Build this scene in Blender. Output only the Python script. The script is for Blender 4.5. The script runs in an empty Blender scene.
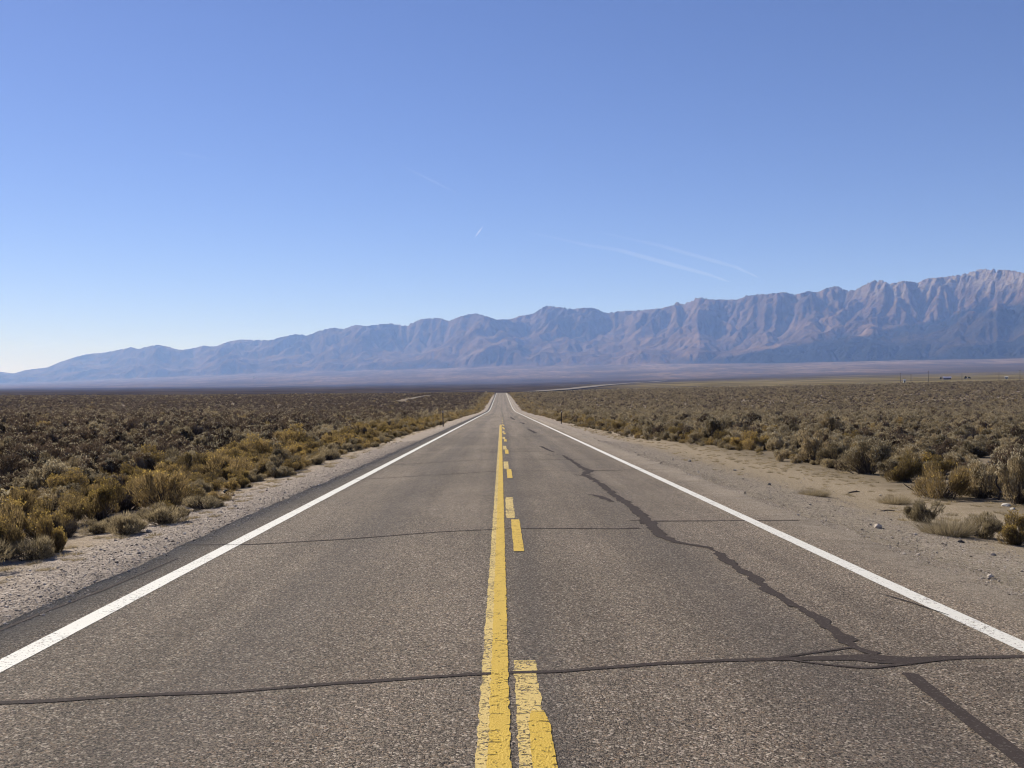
import bpy, math, random
import numpy as np
from mathutils import Vector, Matrix

S = bpy.context.scene
COL = S.collection
R = math.radians
rng = np.random.default_rng(7)
random.seed(7)

# ------------------------------------------------------------------ camera
F = 1000.0                      # focal length in pixels of a 1024 px wide frame
EYE = 1.72
cam_d = bpy.data.cameras.new('camera')
cam = bpy.data.objects.new('camera', cam_d)
COL.objects.link(cam)
cam_d.sensor_width = 36.0
cam_d.lens = 36.0 * F / 1024.0
cam_d.clip_start = 0.05
cam_d.clip_end = 200000.0
cam.location = (0, 0, EYE)
cam.rotation_euler = (R(90) + math.atan(6.0 / F), 0, -math.atan(11.0 / F))
S.camera = cam

# ------------------------------------------------------------------ light
SUN_EL, SUN_AZ = 33.0, -40.0    # azimuth measured clockwise from +Y (the road's direction)
w = bpy.data.worlds.new('World')
S.world = w
w.use_nodes = True
nt = w.node_tree
bg = nt.nodes['Background']
sky = nt.nodes.new('ShaderNodeTexSky')
sky.sky_type = 'NISHITA'
sky.sun_disc = False
sky.sun_elevation = R(SUN_EL)
sky.sun_rotation = R(SUN_AZ)
sky.altitude = 1800
sky.air_density = 1.0
sky.dust_density = 0.14
sky.ozone_density = 7.0
tint = nt.nodes.new('ShaderNodeMix'); tint.data_type = 'RGBA'; tint.blend_type = 'MULTIPLY'
tint.inputs['Factor'].default_value = 1.0
tint.inputs[7].default_value = (1.14, 0.94, 1.08, 1)
nt.links.new(sky.outputs[0], tint.inputs[6])
nt.links.new(tint.outputs[2], bg.inputs[0])
bg.inputs[1].default_value = 0.056
sun_d = bpy.data.lights.new('sun', 'SUN')
sun = bpy.data.objects.new('sun', sun_d)
COL.objects.link(sun)
sun_d.energy = 5.0
sun_d.angle = R(0.53)
sun_d.color = (1.0, 0.955, 0.89)
sdir = Vector((math.sin(R(SUN_AZ)) * math.cos(R(SUN_EL)), math.cos(R(SUN_AZ)) * math.cos(R(SUN_EL)), math.sin(R(SUN_EL))))
sun.rotation_euler = sdir.to_track_quat('Z', 'Y').to_euler()
sun.location = (-30, 20, 40)
S.view_settings.view_transform = 'Standard'
S.view_settings.look = 'None'
S.view_settings.gamma = 1.0
S.view_settings.use_curve_mapping = False
S.view_settings.exposure = 0.82
S.cycles.use_denoising = True
S.cycles.denoiser = 'OPENIMAGEDENOISE'
S.cycles.denoising_input_passes = 'RGB_ALBEDO_NORMAL'
S.cycles.adaptive_threshold = 0.006
S.cycles.sample_clamp_indirect = 4.0
S.cycles.max_bounces = 6
S.cycles.diffuse_bounces = 3
S.cycles.transparent_max_bounces = 16
S.cycles.volume_bounces = 2
S.cycles.filter_width = 1.1

# ------------------------------------------------------------------ node helpers
class NT:
    def __init__(s, name):
        s.m = bpy.data.materials.new(name)
        s.m.use_nodes = True
        s.t = s.m.node_tree
        s.b = s.t.nodes['Principled BSDF']
        s.out = s.t.nodes['Material Output']
        s.b.inputs['Roughness'].default_value = 0.9
        s.b.inputs['Specular IOR Level'].default_value = 0.25
    def n(s, typ, **kw):
        nd = s.t.nodes.new(typ)
        for k, v in kw.items():
            setattr(nd, k, v)
        return nd
    def set(s, sock, v):
        if hasattr(v, 'is_linked') or isinstance(v, bpy.types.NodeSocket):
            s.t.links.new(v, sock)
        elif v is not None:
            if isinstance(v, (tuple, list)) and len(v) == 3 and sock.type == 'RGBA':
                v = (*v, 1)
            sock.default_value = v
    def pos(s):
        if not hasattr(s, '_p'):
            s._p = s.n('ShaderNodeNewGeometry').outputs['Position']
        return s._p
    def local(s):
        if not hasattr(s, '_l'):
            s._l = s.n('ShaderNodeTexCoord').outputs['Object']
        return s._l
    def scale(s, v, k):
        nd = s.n('ShaderNodeVectorMath', operation='MULTIPLY')
        s.set(nd.inputs[0], v); nd.inputs[1].default_value = k
        return nd.outputs[0]
    def noise(s, sc, det=4, rough=0.55, vec=None, dist=0.0):
        nd = s.n('ShaderNodeTexNoise')
        s.set(nd.inputs['Vector'], vec if vec is not None else s.pos())
        nd.inputs['Scale'].default_value = sc
        nd.inputs['Detail'].default_value = det
        nd.inputs['Roughness'].default_value = rough
        nd.inputs['Distortion'].default_value = dist
        return nd.outputs[0]
    def vor(s, sc, vec=None, feat='F1'):
        nd = s.n('ShaderNodeTexVoronoi', feature=feat)
        s.set(nd.inputs['Vector'], vec if vec is not None else s.pos())
        nd.inputs['Scale'].default_value = sc
        return nd
    def math(s, op, a, b=None, c=None, clamp=False):
        nd = s.n('ShaderNodeMath', operation=op, use_clamp=clamp)
        for i, v in enumerate((a, b, c)):
            if v is not None:
                s.set(nd.inputs[i], v)
        return nd.outputs[0]
    def ramp(s, f, lo, hi, a=0.0, b=1.0):
        nd = s.n('ShaderNodeMapRange', interpolation_type='SMOOTHSTEP')
        s.set(nd.inputs['Value'], f)
        nd.inputs['From Min'].default_value = lo
        nd.inputs['From Max'].default_value = hi
        nd.inputs['To Min'].default_value = a
        nd.inputs['To Max'].default_value = b
        return nd.outputs[0]
    def mix(s, f, a, b, mode='MIX'):
        nd = s.n('ShaderNodeMix', data_type='RGBA', blend_type=mode)
        s.set(nd.inputs['Factor'], f)
        s.set(nd.inputs[6], a); s.set(nd.inputs[7], b)
        return nd.outputs[2]
    def sep(s, v):
        nd = s.n('ShaderNodeSeparateXYZ'); s.set(nd.inputs[0], v)
        return nd.outputs
    def attr(s, name):
        return s.n('ShaderNodeAttribute', attribute_name=name).outputs['Fac']
    def rand(s):
        return s.n('ShaderNodeObjectInfo').outputs['Random']
    def bump(s, h, strength, dist):
        nd = s.n('ShaderNodeBump')
        nd.inputs['Strength'].default_value = strength
        nd.inputs['Distance'].default_value = dist
        s.set(nd.inputs['Height'], h)
        s.t.links.new(nd.outputs[0], s.b.inputs['Normal'])
    def color(s, c):
        s.set(s.b.inputs['Base Color'], c)
        return s.m

def plain(name, c, rough=0.8, spec=0.25, metal=0.0):
    t = NT(name)
    t.b.inputs['Roughness'].default_value = rough
    t.b.inputs['Specular IOR Level'].default_value = spec
    t.b.inputs['Metallic'].default_value = metal
    nz = t.noise(9, 4, vec=t.local())
    t.color(t.mix(nz, tuple(0.8 * x for x in c), tuple(min(1, 1.2 * x) for x in c)))
    return t.m

# ------------------------------------------------------------------ object helpers
def link(name, me, parent=None, mats=()):
    o = bpy.data.objects.new(name, me)
    COL.objects.link(o)
    for m in mats:
        if me is not None:
            me.materials.append(m)
    if parent is not None:
        o.parent = parent
    return o
def tag(o, label=None, cat=None, group=None, kind=None):
    if label: o['label'] = label
    if cat: o['category'] = cat
    if group: o['group'] = group
    if kind: o['kind'] = kind
    return o
def mesh_np(name, verts, faces, smooth=False):
    """faces: (n,k) int array"""
    me = bpy.data.meshes.new(name)
    verts = np.asarray(verts, dtype=np.float32); faces = np.asarray(faces, dtype=np.int32)
    n, k = faces.shape
    me.vertices.add(len(verts)); me.vertices.foreach_set('co', verts.ravel())
    me.loops.add(n * k); me.loops.foreach_set('vertex_index', faces.ravel())
    me.polygons.add(n)
    me.polygons.foreach_set('loop_start', np.arange(0, n * k, k, dtype=np.int32))
    me.polygons.foreach_set('loop_total', np.full(n, k, dtype=np.int32))
    if smooth:
        me.polygons.foreach_set('use_smooth', np.ones(n, dtype=bool))
    me.update(calc_edges=True)
    return me
def fattr(me, name, arr, dom='POINT'):
    a = me.attributes.new(name, 'FLOAT', dom)
    a.data.foreach_set('value', np.asarray(arr, dtype=np.float32))
def grid_faces(nr, nc, wrap=False):
    j, i = np.meshgrid(np.arange(nr - 1), np.arange(nc if wrap else nc - 1), indexing='ij')
    i2 = (i + 1) % nc
    return np.stack([j * nc + i, j * nc + i2, (j + 1) * nc + i2, (j + 1) * nc + i], -1).reshape(-1, 4)

# smooth value noise for terrain
def vnoise(x, y, seed=0):
    x = np.asarray(x, float); y = np.asarray(y, float)
    xi = np.floor(x).astype(np.int64); yi = np.floor(y).astype(np.int64)
    fx = x - xi; fy = y - yi
    fx = fx * fx * fx * (fx * (fx * 6 - 15) + 10); fy = fy * fy * fy * (fy * (fy * 6 - 15) + 10)
    def h(a, b):
        n = (a * 374761393 + b * 668265263 + seed * 1442695041) & 0xFFFFFFFF
        n = ((n ^ (n >> 13)) * 1274126177) & 0xFFFFFFFF
        return ((n ^ (n >> 16)) & 0xFFFF) / 65535.0
    return (h(xi, yi) * (1 - fx) + h(xi + 1, yi) * fx) * (1 - fy) + (h(xi, yi + 1) * (1 - fx) + h(xi + 1, yi + 1) * fx) * fy
def fbm(x, y, oct=5, seed=0, gain=0.5):
    s = 0; a = 1; t = 0
    for k in range(oct):
        s = s + a * vnoise(x * 2 ** k + 17.3 * k, y * 2 ** k - 9.1 * k, seed + k); t += a; a *= gain
    return s / t
def sstep(a, b, x):
    t = np.clip((np.asarray(x, float) - a) / (b - a), 0, 1)
    return t * t * (3 - 2 * t)

# ------------------------------------------------------------------ the lie of the land
G1, G2 = -0.015, 0.0085
def zr(y):
    """height of the road's centre line along the valley: down, a sag, up to a crest"""
    y = np.asarray(y, float)
    z = G1 * np.minimum(y, 250)
    t = np.clip(y - 250, 0, 100); z = z + G1 * t + (G2 - G1) * t * t / 200
    t = np.clip(y - 350, 0, 390); z = z + G2 * t
    t = np.clip(y - 740, 0, 100); z = z + G2 * t + (-0.006 - G2) * t * t / 200
    t = np.clip(y - 840, 0, 400); z = z - 0.006 * t
    return z
XC, XL, XR = 0.21, -4.02, 4.92          # crown, left and right edge of the paving
def zroad(x, y):
    return zr(y) - 0.010 * np.abs(np.asarray(x, float) - XC)
SY, CY = math.sin(math.atan(0.011)), math.cos(math.atan(0.011))
def azpx(x, y):
    """bearing on a 1000-unit scale, clamped"""
    x = np.asarray(x, float); y = np.asarray(y, float)
    r = np.hypot(x, y)
    xc = x * CY - y * SY
    yy = np.maximum(x * SY + y * CY, 0.25 * r + 1e-6)
    return np.clip(512 + F * xc / yy, -400, 1400)
def depth_of(x, y):
    r = np.hypot(x, y)
    return np.maximum(x * SY + y * CY, 0.35 * r)
PX_A = [-400, 0, 250, 440, 500, 560, 700, 860, 1024, 1400]
RW_A = [397.5, 396.4, 395.3, 393.6, 393.0, 391.6, 388.4, 385.2, 381.3, 374]
PX_F = [-400, 0, 250, 500, 700, 860, 1024, 1400]
RW_F = [386, 383.5, 373, 365.5, 362.5, 360.5, 357.0, 350]
RW_B = [389.5, 388.6, 386.6, 383.2, 378.0, 373.8, 371.0, 364]   # where the dark plain gives way to the fans
DIST_F = [34000, 27000, 20500, 15500, 12300, 10600, 9300, 8000]
def tz(x, y):
    x = np.asarray(x, float); y = np.asarray(y, float)
    r = np.hypot(x, y)
    p = azpx(x, y)
    front = sstep(-0.2, 0.3, y / np.maximum(r, 1e-3))
    # cross-section of the road bank
    e = np.where(x < XC, XL - x, x - XR)
    xs = np.clip(x, XL, XR)
    bank = np.where(e < -0.25, -0.07, np.where(e < 0, -0.07 + (e + 0.25) / 0.25 * 0.055, -0.015 - 0.22 * sstep(0, 3.2, e)))
    zn = zr(np.minimum(y, 840)) - 0.010 * np.abs(xs - XC) + bank
    off = sstep(1.5, 12, e)
    zn = zn + off * (0.34 * (fbm(x / 9.0, y / 9.0, 3, 3) - 0.5) + 0.10 * (fbm(x / 1.7, y / 1.7, 2, 9) - 0.5))
    # at 800 m the sage plain reaches its far rim
    A = np.interp(p, PX_A, RW_A); Fr = np.interp(p, PX_F, RW_F); D = np.interp(p, PX_F, DIST_F)
    dp = depth_of(x, y)
    z8 = EYE - (A - 390) * 0.8 * dp / np.maximum(r, 1e-3)
    side = sstep(6, 60, e) * 1.0
    zc = zn + (z8 - zn) * sstep(250, 800, r) * side
    # beyond it a shallow dip, then the valley floor and the fans
    t = np.clip(np.log(np.maximum(r, 800) / 800.0) / np.log(D / 800.0), 0, 1.05)
    B = np.interp(p, PX_F, RW_B)
    row = A + 0.15 + (B - A - 0.15) * np.minimum(t / 0.74, 1) ** 0.8 + (Fr - B) * np.maximum(t - 0.74, 0) / 0.26 * (0.7 + 0.3 * np.maximum(t - 0.74, 0) / 0.26)
    far = EYE - (row - 390) * dp / 1000.0
    dip = 2.6 * sstep(830, 1150, r) * (1 - sstep(1300, 2100, r)) * (0.35 + 0.65 * np.exp(-((p - 480) / 260.0) ** 2))
    far = far - dip + 0.0012 * r * (fbm(x / 420.0 + 3, y / 420.0, 3, 21) - 0.5) * sstep(1500, 4000, r)
    k = sstep(800, 900, r)
    z = zc * (1 - k) + far * k
    zb = zn + 0.0
    return z * front + np.clip(zb, -60, 60) * (1 - front)

# ------------------------------------------------------------------ ground: one sheet to the foot of the mountains
def build_ground():
    fr = np.concatenate([np.linspace(-36, 36, 620), np.linspace(38, 322, 110)])
    az = np.radians(fr)
    rr = np.concatenate([[0.6, 1.2, 1.9], np.geomspace(2.6, 36500, 520)])
    Rg, Ag = np.meshgrid(rr, az, indexing='ij')
    x = Rg * np.sin(Ag); y = Rg * np.cos(Ag)
    z = tz(x, y)
    v = np.stack([x, y, z], -1).reshape(-1, 3)
    f = grid_faces(len(rr), len(az), True)
    me = mesh_np('ground', v, f[:, ::-1], True)
    p = azpx(x, y); A = np.interp(p, PX_A, RW_A); Fr = np.interp(p, PX_F, RW_F); D = np.interp(p, PX_F, DIST_F)
    t = np.log(np.maximum(Rg, 800) / 800) / np.log(D / 800)
    nz = fbm(x / 700, y / 1500, 4, 41) - 0.5
    wob = np.log(np.maximum(Rg, 800)) + 0.5 * nz
    far = sstep(560, 800, Rg)
    meadow = sstep(np.log(840), np.log(900), wob) * (1 - sstep(np.log(2200), np.log(3300), wob)) * sstep(520, 720, p)
    meadow = np.clip(meadow * (0.62 + 0.9 * (fbm(x / 900, y / 260, 3, 45) - 0.35)), 0, 1)
    meadow = np.maximum(meadow, 0.40 * sstep(np.log(2000), np.log(2600), wob) * (1 - sstep(np.log(4200), np.log(5200), wob)) * sstep(600, 900, p))
    fan = sstep(0.66, 0.90, t + 0.30 * nz)
    fattr(me, 'far', far.ravel()); fattr(me, 'meadow', meadow.ravel()); fattr(me, 'fan', fan.ravel())
    t = NT('ground')
    t.b.inputs['Specular IOR Level'].default_value = 0.0
    t.b.inputs['Roughness'].default_value = 1.0
    X = t.sep(t.pos())[0]
    # distance outside the paving on either side, with a ragged limit
    eL = t.math('SUBTRACT', XL, X); eR = t.math('SUBTRACT', X, XR)
    big = t.noise(0.35, 4); med = t.noise(1.6, 5)
    wobn = t.math('MULTIPLY_ADD', med, 2.2, -1.1)
    eLw = t.math('ADD', eL, t.math('MULTIPLY', wobn, 0.8)); eRw = t.math('ADD', eR, wobn)
    e = t.math('MAXIMUM', eLw, eRw)
    peb = t.vor(60.0); peb2 = t.vor(21.0)
    stone = t.sep(peb.outputs['Color'])[0]
    stone2 = t.sep(peb2.outputs['Color'])[0]
    grav = t.mix(stone, (0.115, 0.095, 0.077), (0.43, 0.365, 0.305))
    grav = t.mix(t.ramp(stone2, 0.82, 0.95, 0, 0.75), grav, (0.46, 0.40, 0.34))
    grav = t.mix(t.ramp(stone2, 0.02, 0.14, 0.6, 0), grav, (0.09, 0.08, 0.075))
    grav = t.mix(t.ramp(e, -0.1, 0.6, 0.35, 0.0), grav, (0.105, 0.093, 0.086))
    sand = t.mix(t.noise(5, 6, 0.65), (0.205, 0.158, 0.110), (0.38, 0.305, 0.218))
    sand = t.mix(t.ramp(stone, 0.70, 1.0, 0, 0.75), sand, (0.52, 0.46, 0.39))
    sand = t.mix(t.ramp(stone, 0.0, 0.25, 0.55, 0), sand, (0.13, 0.105, 0.085))
    soil = t.mix(t.noise(1.1, 5), (0.12, 0.095, 0.072), (0.27, 0.22, 0.165))
    soil = t.mix(t.ramp(t.noise(22, 4, 0.7), 0.52, 0.66, 0, 0.7), soil, (0.10, 0.082, 0.065))
    c = t.mix(t.ramp(e, 1.0, 2.1), grav, sand)
    c = t.mix(t.math('MAXIMUM', t.ramp(e, 3.2, 5.5), t.ramp(eLw, 1.7, 2.9)), c, soil)
    # vegetation cover of the far plain, meadow and fans
    n1 = t.noise(0.012, 6, 0.6, vec=t.scale(t.pos(), (1, 0.35, 1)))
    n2 = t.noise(0.0016, 5, 0.6, vec=t.scale(t.pos(), (1, 0.4, 1)))
    farc = t.mix(t.ramp(n1, 0.35, 0.68), (0.028, 0.021, 0.018), (0.064, 0.049, 0.039))
    farc = t.mix(t.ramp(n2, 0.55, 0.72, 0, 0.5), farc, (0.085, 0.068, 0.047))
    md = t.mix(t.ramp(n1, 0.3, 0.7), (0.090, 0.073, 0.036), (0.205, 0.162, 0.080))
    fn = t.mix(t.ramp(n2, 0.32, 0.68), (0.070, 0.050, 0.039), (0.190, 0.134, 0.098))
    fn = t.mix(t.ramp(n1, 0.44, 0.60, 0, 0.75), fn, (0.045, 0.038, 0.032))
    c = t.mix(t.attr('far'), c, farc)
    c = t.mix(t.attr('fan'), c, fn)
    c = t.mix(t.attr('meadow'), c, md)
    h = t.math('ADD', t.math('MULTIPLY', peb.outputs['Distance'], -0.6), t.math('MULTIPLY', t.noise(14, 5, 0.7), 1.2))
    t.bump(h, 0.9, 0.02)
    o = link('ground', me, None, [t.color(c)])
    tag(o, 'gravel verges, sand and soil of the flat sagebrush valley', 'ground', kind='structure')
build_ground()

# ------------------------------------------------------------------ road
def build_road():
    ys = np.concatenate([np.linspace(-40, 80, 241), np.linspace(82, 860, 390)])
    base = np.array([XL, -3.0, -1.5, XC, 1.8, 3.4, XR])
    X = np.tile(base, (len(ys), 1))
    X[:, 0] += 0.10 * (fbm(ys / 1.1, ys * 0, 4, 51) - 0.5) * 2
    X[:, -1] += 0.22 * (fbm(ys / 1.3, ys * 0 + 5, 4, 52) - 0.5) * 2
    Y = np.repeat(ys[:, None], len(base), 1)
    Z = zroad(X, Y)
    nr, nc = X.shape
    v = np.stack([X, Y, Z], -1).reshape(-1, 3)
    f = grid_faces(nr, nc)
    lo = v.copy(); lo[:, 2] -= 0.09
    # bottom and sides give the slab its thickness
    n = len(v)
    L = np.arange(nr) * nc; Rr = L + nc - 1
    sideL = np.stack([L[:-1], L[1:], L[1:] + n, L[:-1] + n], -1)
    sideR = np.stack([Rr[1:], Rr[:-1], Rr[:-1] + n, Rr[1:] + n], -1)
    me = mesh_np('road', np.concatenate([v, lo]), np.concatenate([f, sideL[:, ::-1], sideR[:, ::-1]]), False)
    t = NT('chip_seal_asphalt')
    t.b.inputs['Specular IOR Level'].default_value = 0.10
    X_, Y_, _ = t.sep(t.pos())
    v1 = t.vor(135.0); v2 = t.vor(78.0)
    s1 = t.sep(v1.outputs['Color'])[0]; s2 = t.sep(v2.outputs['Color'])[1]; s3 = t.sep(v2.outputs['Color'])[2]
    c = t.mix(t.ramp(s1, 0.0, 1.0), (0.032, 0.026, 0.021), (0.245, 0.202, 0.160))
    c = t.mix(t.ramp(s2, 0.80, 0.97, 0, 0.75), c, (0.52, 0.45, 0.37))
    c = t.mix(t.ramp(s3, 0.86, 0.97, 0, 0.6), c, (0.27, 0.19, 0.125))
    c = t.mix(t.ramp(s3, 0.16, 0.03, 0, 0.85), c, (0.026, 0.023, 0.023))
    # long faint streaks along the lanes, polished wheel paths and patches
    st = t.noise(1.0, 5, 0.6, vec=t.scale(t.pos(), (1.4, 0.03, 1)))
    pt = t.noise(0.45, 5, 0.6, vec=t.scale(t.pos(), (1, 0.5, 1)))
    c = t.mix(t.ramp(st, 0.30, 0.70, 0.0, 1.0), t.mix(1.0, c, (0.82, 0.815, 0.81), 'MULTIPLY'), t.mix(1.0, c, (1.15, 1.14, 1.12), 'MULTIPLY'))
    c = t.mix(t.ramp(pt, 0.32, 0.68), t.mix(1.0, c, (0.88, 0.875, 0.87), 'MULTIPLY'), t.mix(1.0, c, (1.08, 1.07, 1.06), 'MULTIPLY'))
    # oily strip in the middle of each lane and dark joint by the centre line
    for xc, wd, a in ((-1.75, 0.70, 0.30), (2.05, 0.65, 0.28), (0.25, 0.30, 0.35)):
        d = t.math('ABSOLUTE', t.math('SUBTRACT', X_, xc))
        c = t.mix(t.ramp(d, wd, 0.0, 0, a), c, (0.062, 0.056, 0.055))
    # dusty edges
    eg = t.math('MAXIMUM', t.math('SUBTRACT', -3.6, X_), t.math('SUBTRACT', X_, 4.1))
    c = t.mix(t.math('MULTIPLY', t.ramp(eg, -0.25, 0.45), t.ramp(t.noise(3.2, 5, 0.65), 0.30, 0.66, 0.1, 0.75)), c, t.mix(s1, (0.10, 0.085, 0.07), (0.34, 0.29, 0.24)))
    h = t.math('MULTIPLY', t.math('ADD', v1.outputs['Distance'], t.math('MULTIPLY', v2.outputs['Distance'], 0.8)), -1.0)
    t.bump(h, 1.0, 0.011)
    o = link('road', me, None, [t.color(c)])
    tag(o, 'straight two lane chip seal highway running to the mountains', 'road', kind='structure')
    return o
road = build_road()

def at(px, row, h=EYE):
    """ground point of the near stretch of road seen in that direction"""
    Y = 1000.0 * h / (row - 405.0)
    return (px - 501.0) * Y / 1000.0, Y

def ribbon(name, pts, mat, lift, parent, jit=0.0, sub=0.1, seed=1, ends=True):
    """flat strip on the road: pts = (x, y, half width across the strip)"""
    P = np.array(pts, float)
    seg = np.hypot(np.diff(P[:, 0]), np.diff(P[:, 1])); s = np.concatenate([[0], np.cumsum(seg)])
    n = max(2, int(s[-1] / sub) + 1)
    u = np.linspace(0, s[-1], n)
    x = np.interp(u, s, P[:, 0]); y = np.interp(u, s, P[:, 1]); hw = np.interp(u, s, P[:, 2])
    tx = np.gradient(x); ty = np.gradient(y); l = np.hypot(tx, ty) + 1e-9
    nx, ny = -ty / l, tx / l
    a = hw + jit * (fbm(u / (sub * 3.5), u * 0 + seed, 4, seed, 0.65) - 0.5) * 2 * np.minimum(1, hw / 0.03)
    b = hw + jit * (fbm(u / (sub * 3.5), u * 0 + seed + 7, 4, seed + 11, 0.65) - 0.5) * 2 * np.minimum(1, hw / 0.03)
    a = np.maximum(a, 0.002); b = np.maximum(b, 0.002)
    L = np.stack([x + nx * a, y + ny * a], -1); M = np.stack([x, y], -1); Rr = np.stack([x - nx * b, y - ny * b], -1)
    v2 = np.stack([L, M, Rr], 1).reshape(-1, 2)
    v = np.column_stack([v2, zroad(v2[:, 0], v2[:, 1]) + lift])
    f = grid_faces(n, 3)
    # make sure it faces up
    q = v[f[0]]
    if np.cross(q[1] - q[0], q[2] - q[1])[2] < 0:
        f = f[:, ::-1]
    return link(name, mesh_np(name, v, f), parent, [mat])

def paint_mat(name, a, b, wear, rib=0.0):
    t = NT(name)
    t.b.inputs['Roughness'].default_value = 0.75
    n = t.noise(38, 5, 0.7); n2 = t.noise(3.0, 4, 0.6)
    c = t.mix(n2, a, b)
    k = t.math('ADD', t.math('MULTIPLY', n, 0.75), t.math('MULTIPLY', n2, 0.25))
    v = t.vor(95.0)
    k = t.math('ADD', k, t.math('MULTIPLY', t.sep(v.outputs['Color'])[0], 0.10))
    gone = t.ramp(k, 0.70 - wear, 0.76 - wear, 0, 1)
    if rib:
        Y_ = t.sep(t.pos())[1]
        wv = t.math('FRACT', t.math('ADD', t.math('MULTIPLY', Y_, 1 / 0.16), t.math('MULTIPLY', t.noise(2.2, 2), 1.3)))
        lines = t.ramp(t.math('ABSOLUTE', t.math('SUBTRACT', wv, 0.5)), 0.03, 0.09, 1, 0)
        lines = t.math('MULTIPLY', lines, t.ramp(t.noise(13, 3), 0.50, 0.60))
        gone = t.math('MAXIMUM', gone, t.math('MULTIPLY', lines, rib))
    t.set(t.b.inputs['Alpha'], t.math('SUBTRACT', 1.0, gone, clamp=True))
    t.bump(v.outputs['Distance'], 0.8, 0.006)
    return t.color(c)
M_white = paint_mat('white_road_paint', (0.48, 0.46, 0.41), (0.61, 0.59, 0.54), 0.085)
M_yel = paint_mat('fresh_yellow_paint', (0.39, 0.255, 0.024), (0.48, 0.32, 0.036), 0.09, 0.8)
M_yelold = paint_mat('faded_yellow_paint', (0.42, 0.30, 0.085), (0.50, 0.375, 0.14), 0.13, 0.8)
M_ghost = paint_mat('worn_off_paint', (0.33, 0.29, 0.22), (0.42, 0.36, 0.26), 0.33)
t = NT('crack_sealant')
t.b.inputs['Roughness'].default_value = 0.95
t.b.inputs['Specular IOR Level'].default_value = 0.04
n_ = t.noise(30, 4, 0.6); v_ = t.vor(95.0)
c_ = t.mix(n_, (0.030, 0.024, 0.0225), (0.056, 0.045, 0.041))
c_ = t.mix(t.ramp(t.sep(v_.outputs['Color'])[0], 0.86, 1.0, 0, 0.35), c_, (0.16, 0.14, 0.125))
t.set(t.b.inputs['Alpha'], t.ramp(t.math('ADD', t.math('MULTIPLY', n_, 0.7), t.math('MULTIPLY', t.noise(4.0, 4), 0.3)), 0.60, 0.66, 1.0, 0.25))
t.bump(v_.outputs['Distance'], 0.6, 0.004)
M_tar = t.color(c_)

# edge lines and centre line
for nm, xc in (('edge_line', -3.365), ('edge_line', 3.79)):
    ribbon(nm, [(xc, -40, 0.088), (xc, 90, 0.088), (xc, 830, 0.088)], M_white, 0.004, road, 0.007, 0.25 if 1 else 1, 3)
ribbon('centre_line', [(-0.045, -40, 0.078), (-0.045, 88, 0.078)], M_yelold, 0.002, road, 0.012, 0.03, 5)
ribbon('centre_line', [(-0.008, -40, 0.055), (-0.008, 86, 0.055)], M_yel, 0.006, road, 0.012, 0.02, 6)
ribbon('centre_line', [(0.03, 90, 0.035), (0.03, 165, 0.03)], M_ghost, 0.002, road, 0.02, 0.2, 7)
for k in range(0, 12):
    y0 = 11.75 + 11.75 * k
    ribbon('lane_dash', [(0.212, y0, 0.062), (0.212, y0 + 3.25, 0.062)], M_yel if k < 7 else M_ghost, 0.006, road, 0.008, 0.07, 20 + k)
    if k:
        ribbon('lane_dash', [(0.148, y0 - 8.25, 0.068), (0.148, y0 - 4.85, 0.068)], M_yelold, 0.002, road, 0.016, 0.07, 40 + k)
    ribbon('lane_dash', [(0.165, y0 - 3.9, 0.03), (0.165, y0 - 1.1, 0.035)], M_ghost, 0.002, road, 0.03, 0.07, 60 + k)
ribbon('lane_dash', [(0.160, 3.0, 0.072), (0.160, 6.75, 0.072)], M_yelold, 0.002, road, 0.016, 0.03, 81)
ribbon('lane_dash', [(0.207, 2.2, 0.060), (0.207, 5.35, 0.060), (0.205, 5.62, 0.035)], M_yel, 0.006, road, 0.010, 0.03, 82)

def seam(pix, jit=0.02, seed=1, lift=0.004, sub=0.08):
    pts = []
    for px, row, hw in pix:
        x, y = at(px, row); pts.append((x, y, hw * (0.41 if hw > 0.1 else (0.80 if hw > 0.05 else 0.95))))
    return ribbon('crack_sealant', pts, M_tar, lift, road, jit, sub, seed)
# nearest crosswise seal
seam([(-60, 697, .03), (60, 694, .035), (130, 690, .03), (230, 688, .032), (330, 681, .03), (470, 673.5, .03), (520, 672, .034), (560, 671, .03), (640, 664, .035), (720, 659, .035), (790, 657, .042), (850, 655.5, .085), (872, 656, .30), (890, 657, .27), (915, 657, .085), (960, 654.5, .045), (1100, 651, .035)], .012, 3)
seam([(772, 657, .02), (812, 651, .02), (852, 645, .022), (880, 651, .03)], .012, 4, .0044)
seam([(790, 658, .02), (830, 663, .02), (870, 666, .025), (905, 661, .03), (940, 657, .03)], .012, 5, .005)
# long wandering seal on the right lane
seam([(541, 446, .08), (549, 450, .09), (555, 452, .02)], .05, 14)
seam([(563, 455, .05), (573, 461, .14), (582, 467, .17), (590, 470, .30), (584, 474, .16), (594, 479, .17), (606, 487, .20), (614, 494, .18), (624, 500, .20), (635, 508, .18), (644, 516, .21), (650, 523, .24), (655, 528, .20), (664, 536, .14), (675, 541, .06), (694, 544, .028), (708, 546, .05), (716, 550, .11), (724, 557, .085), (733, 563, .13), (742, 568, .11), (757, 579, .085), (773, 590, .085), (793, 602, .055), (815, 614, .06), (833, 627, .075), (848, 640, .085), (866, 650, .12), (885, 658, .09)], .075, 8, .0056, .06)
seam([(588, 494, .02), (598, 495, .16), (607, 499, .12), (612, 501, .02)], .08, 9, .0046)
seam([(573, 474, .02), (584, 475, .10), (592, 474, .10)], .05, 10, .0046)
seam([(903, 671, .03), (911, 671, .07), (930, 687, .062), (960, 709, .062), (990, 731, .07), (1015, 750, .072), (1050, 778, .07)], .012, 12, .0046)
seam([(545, 453.5, .02), (551, 455, .06), (560, 454, .02)], .05, 15, .0046)
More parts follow.
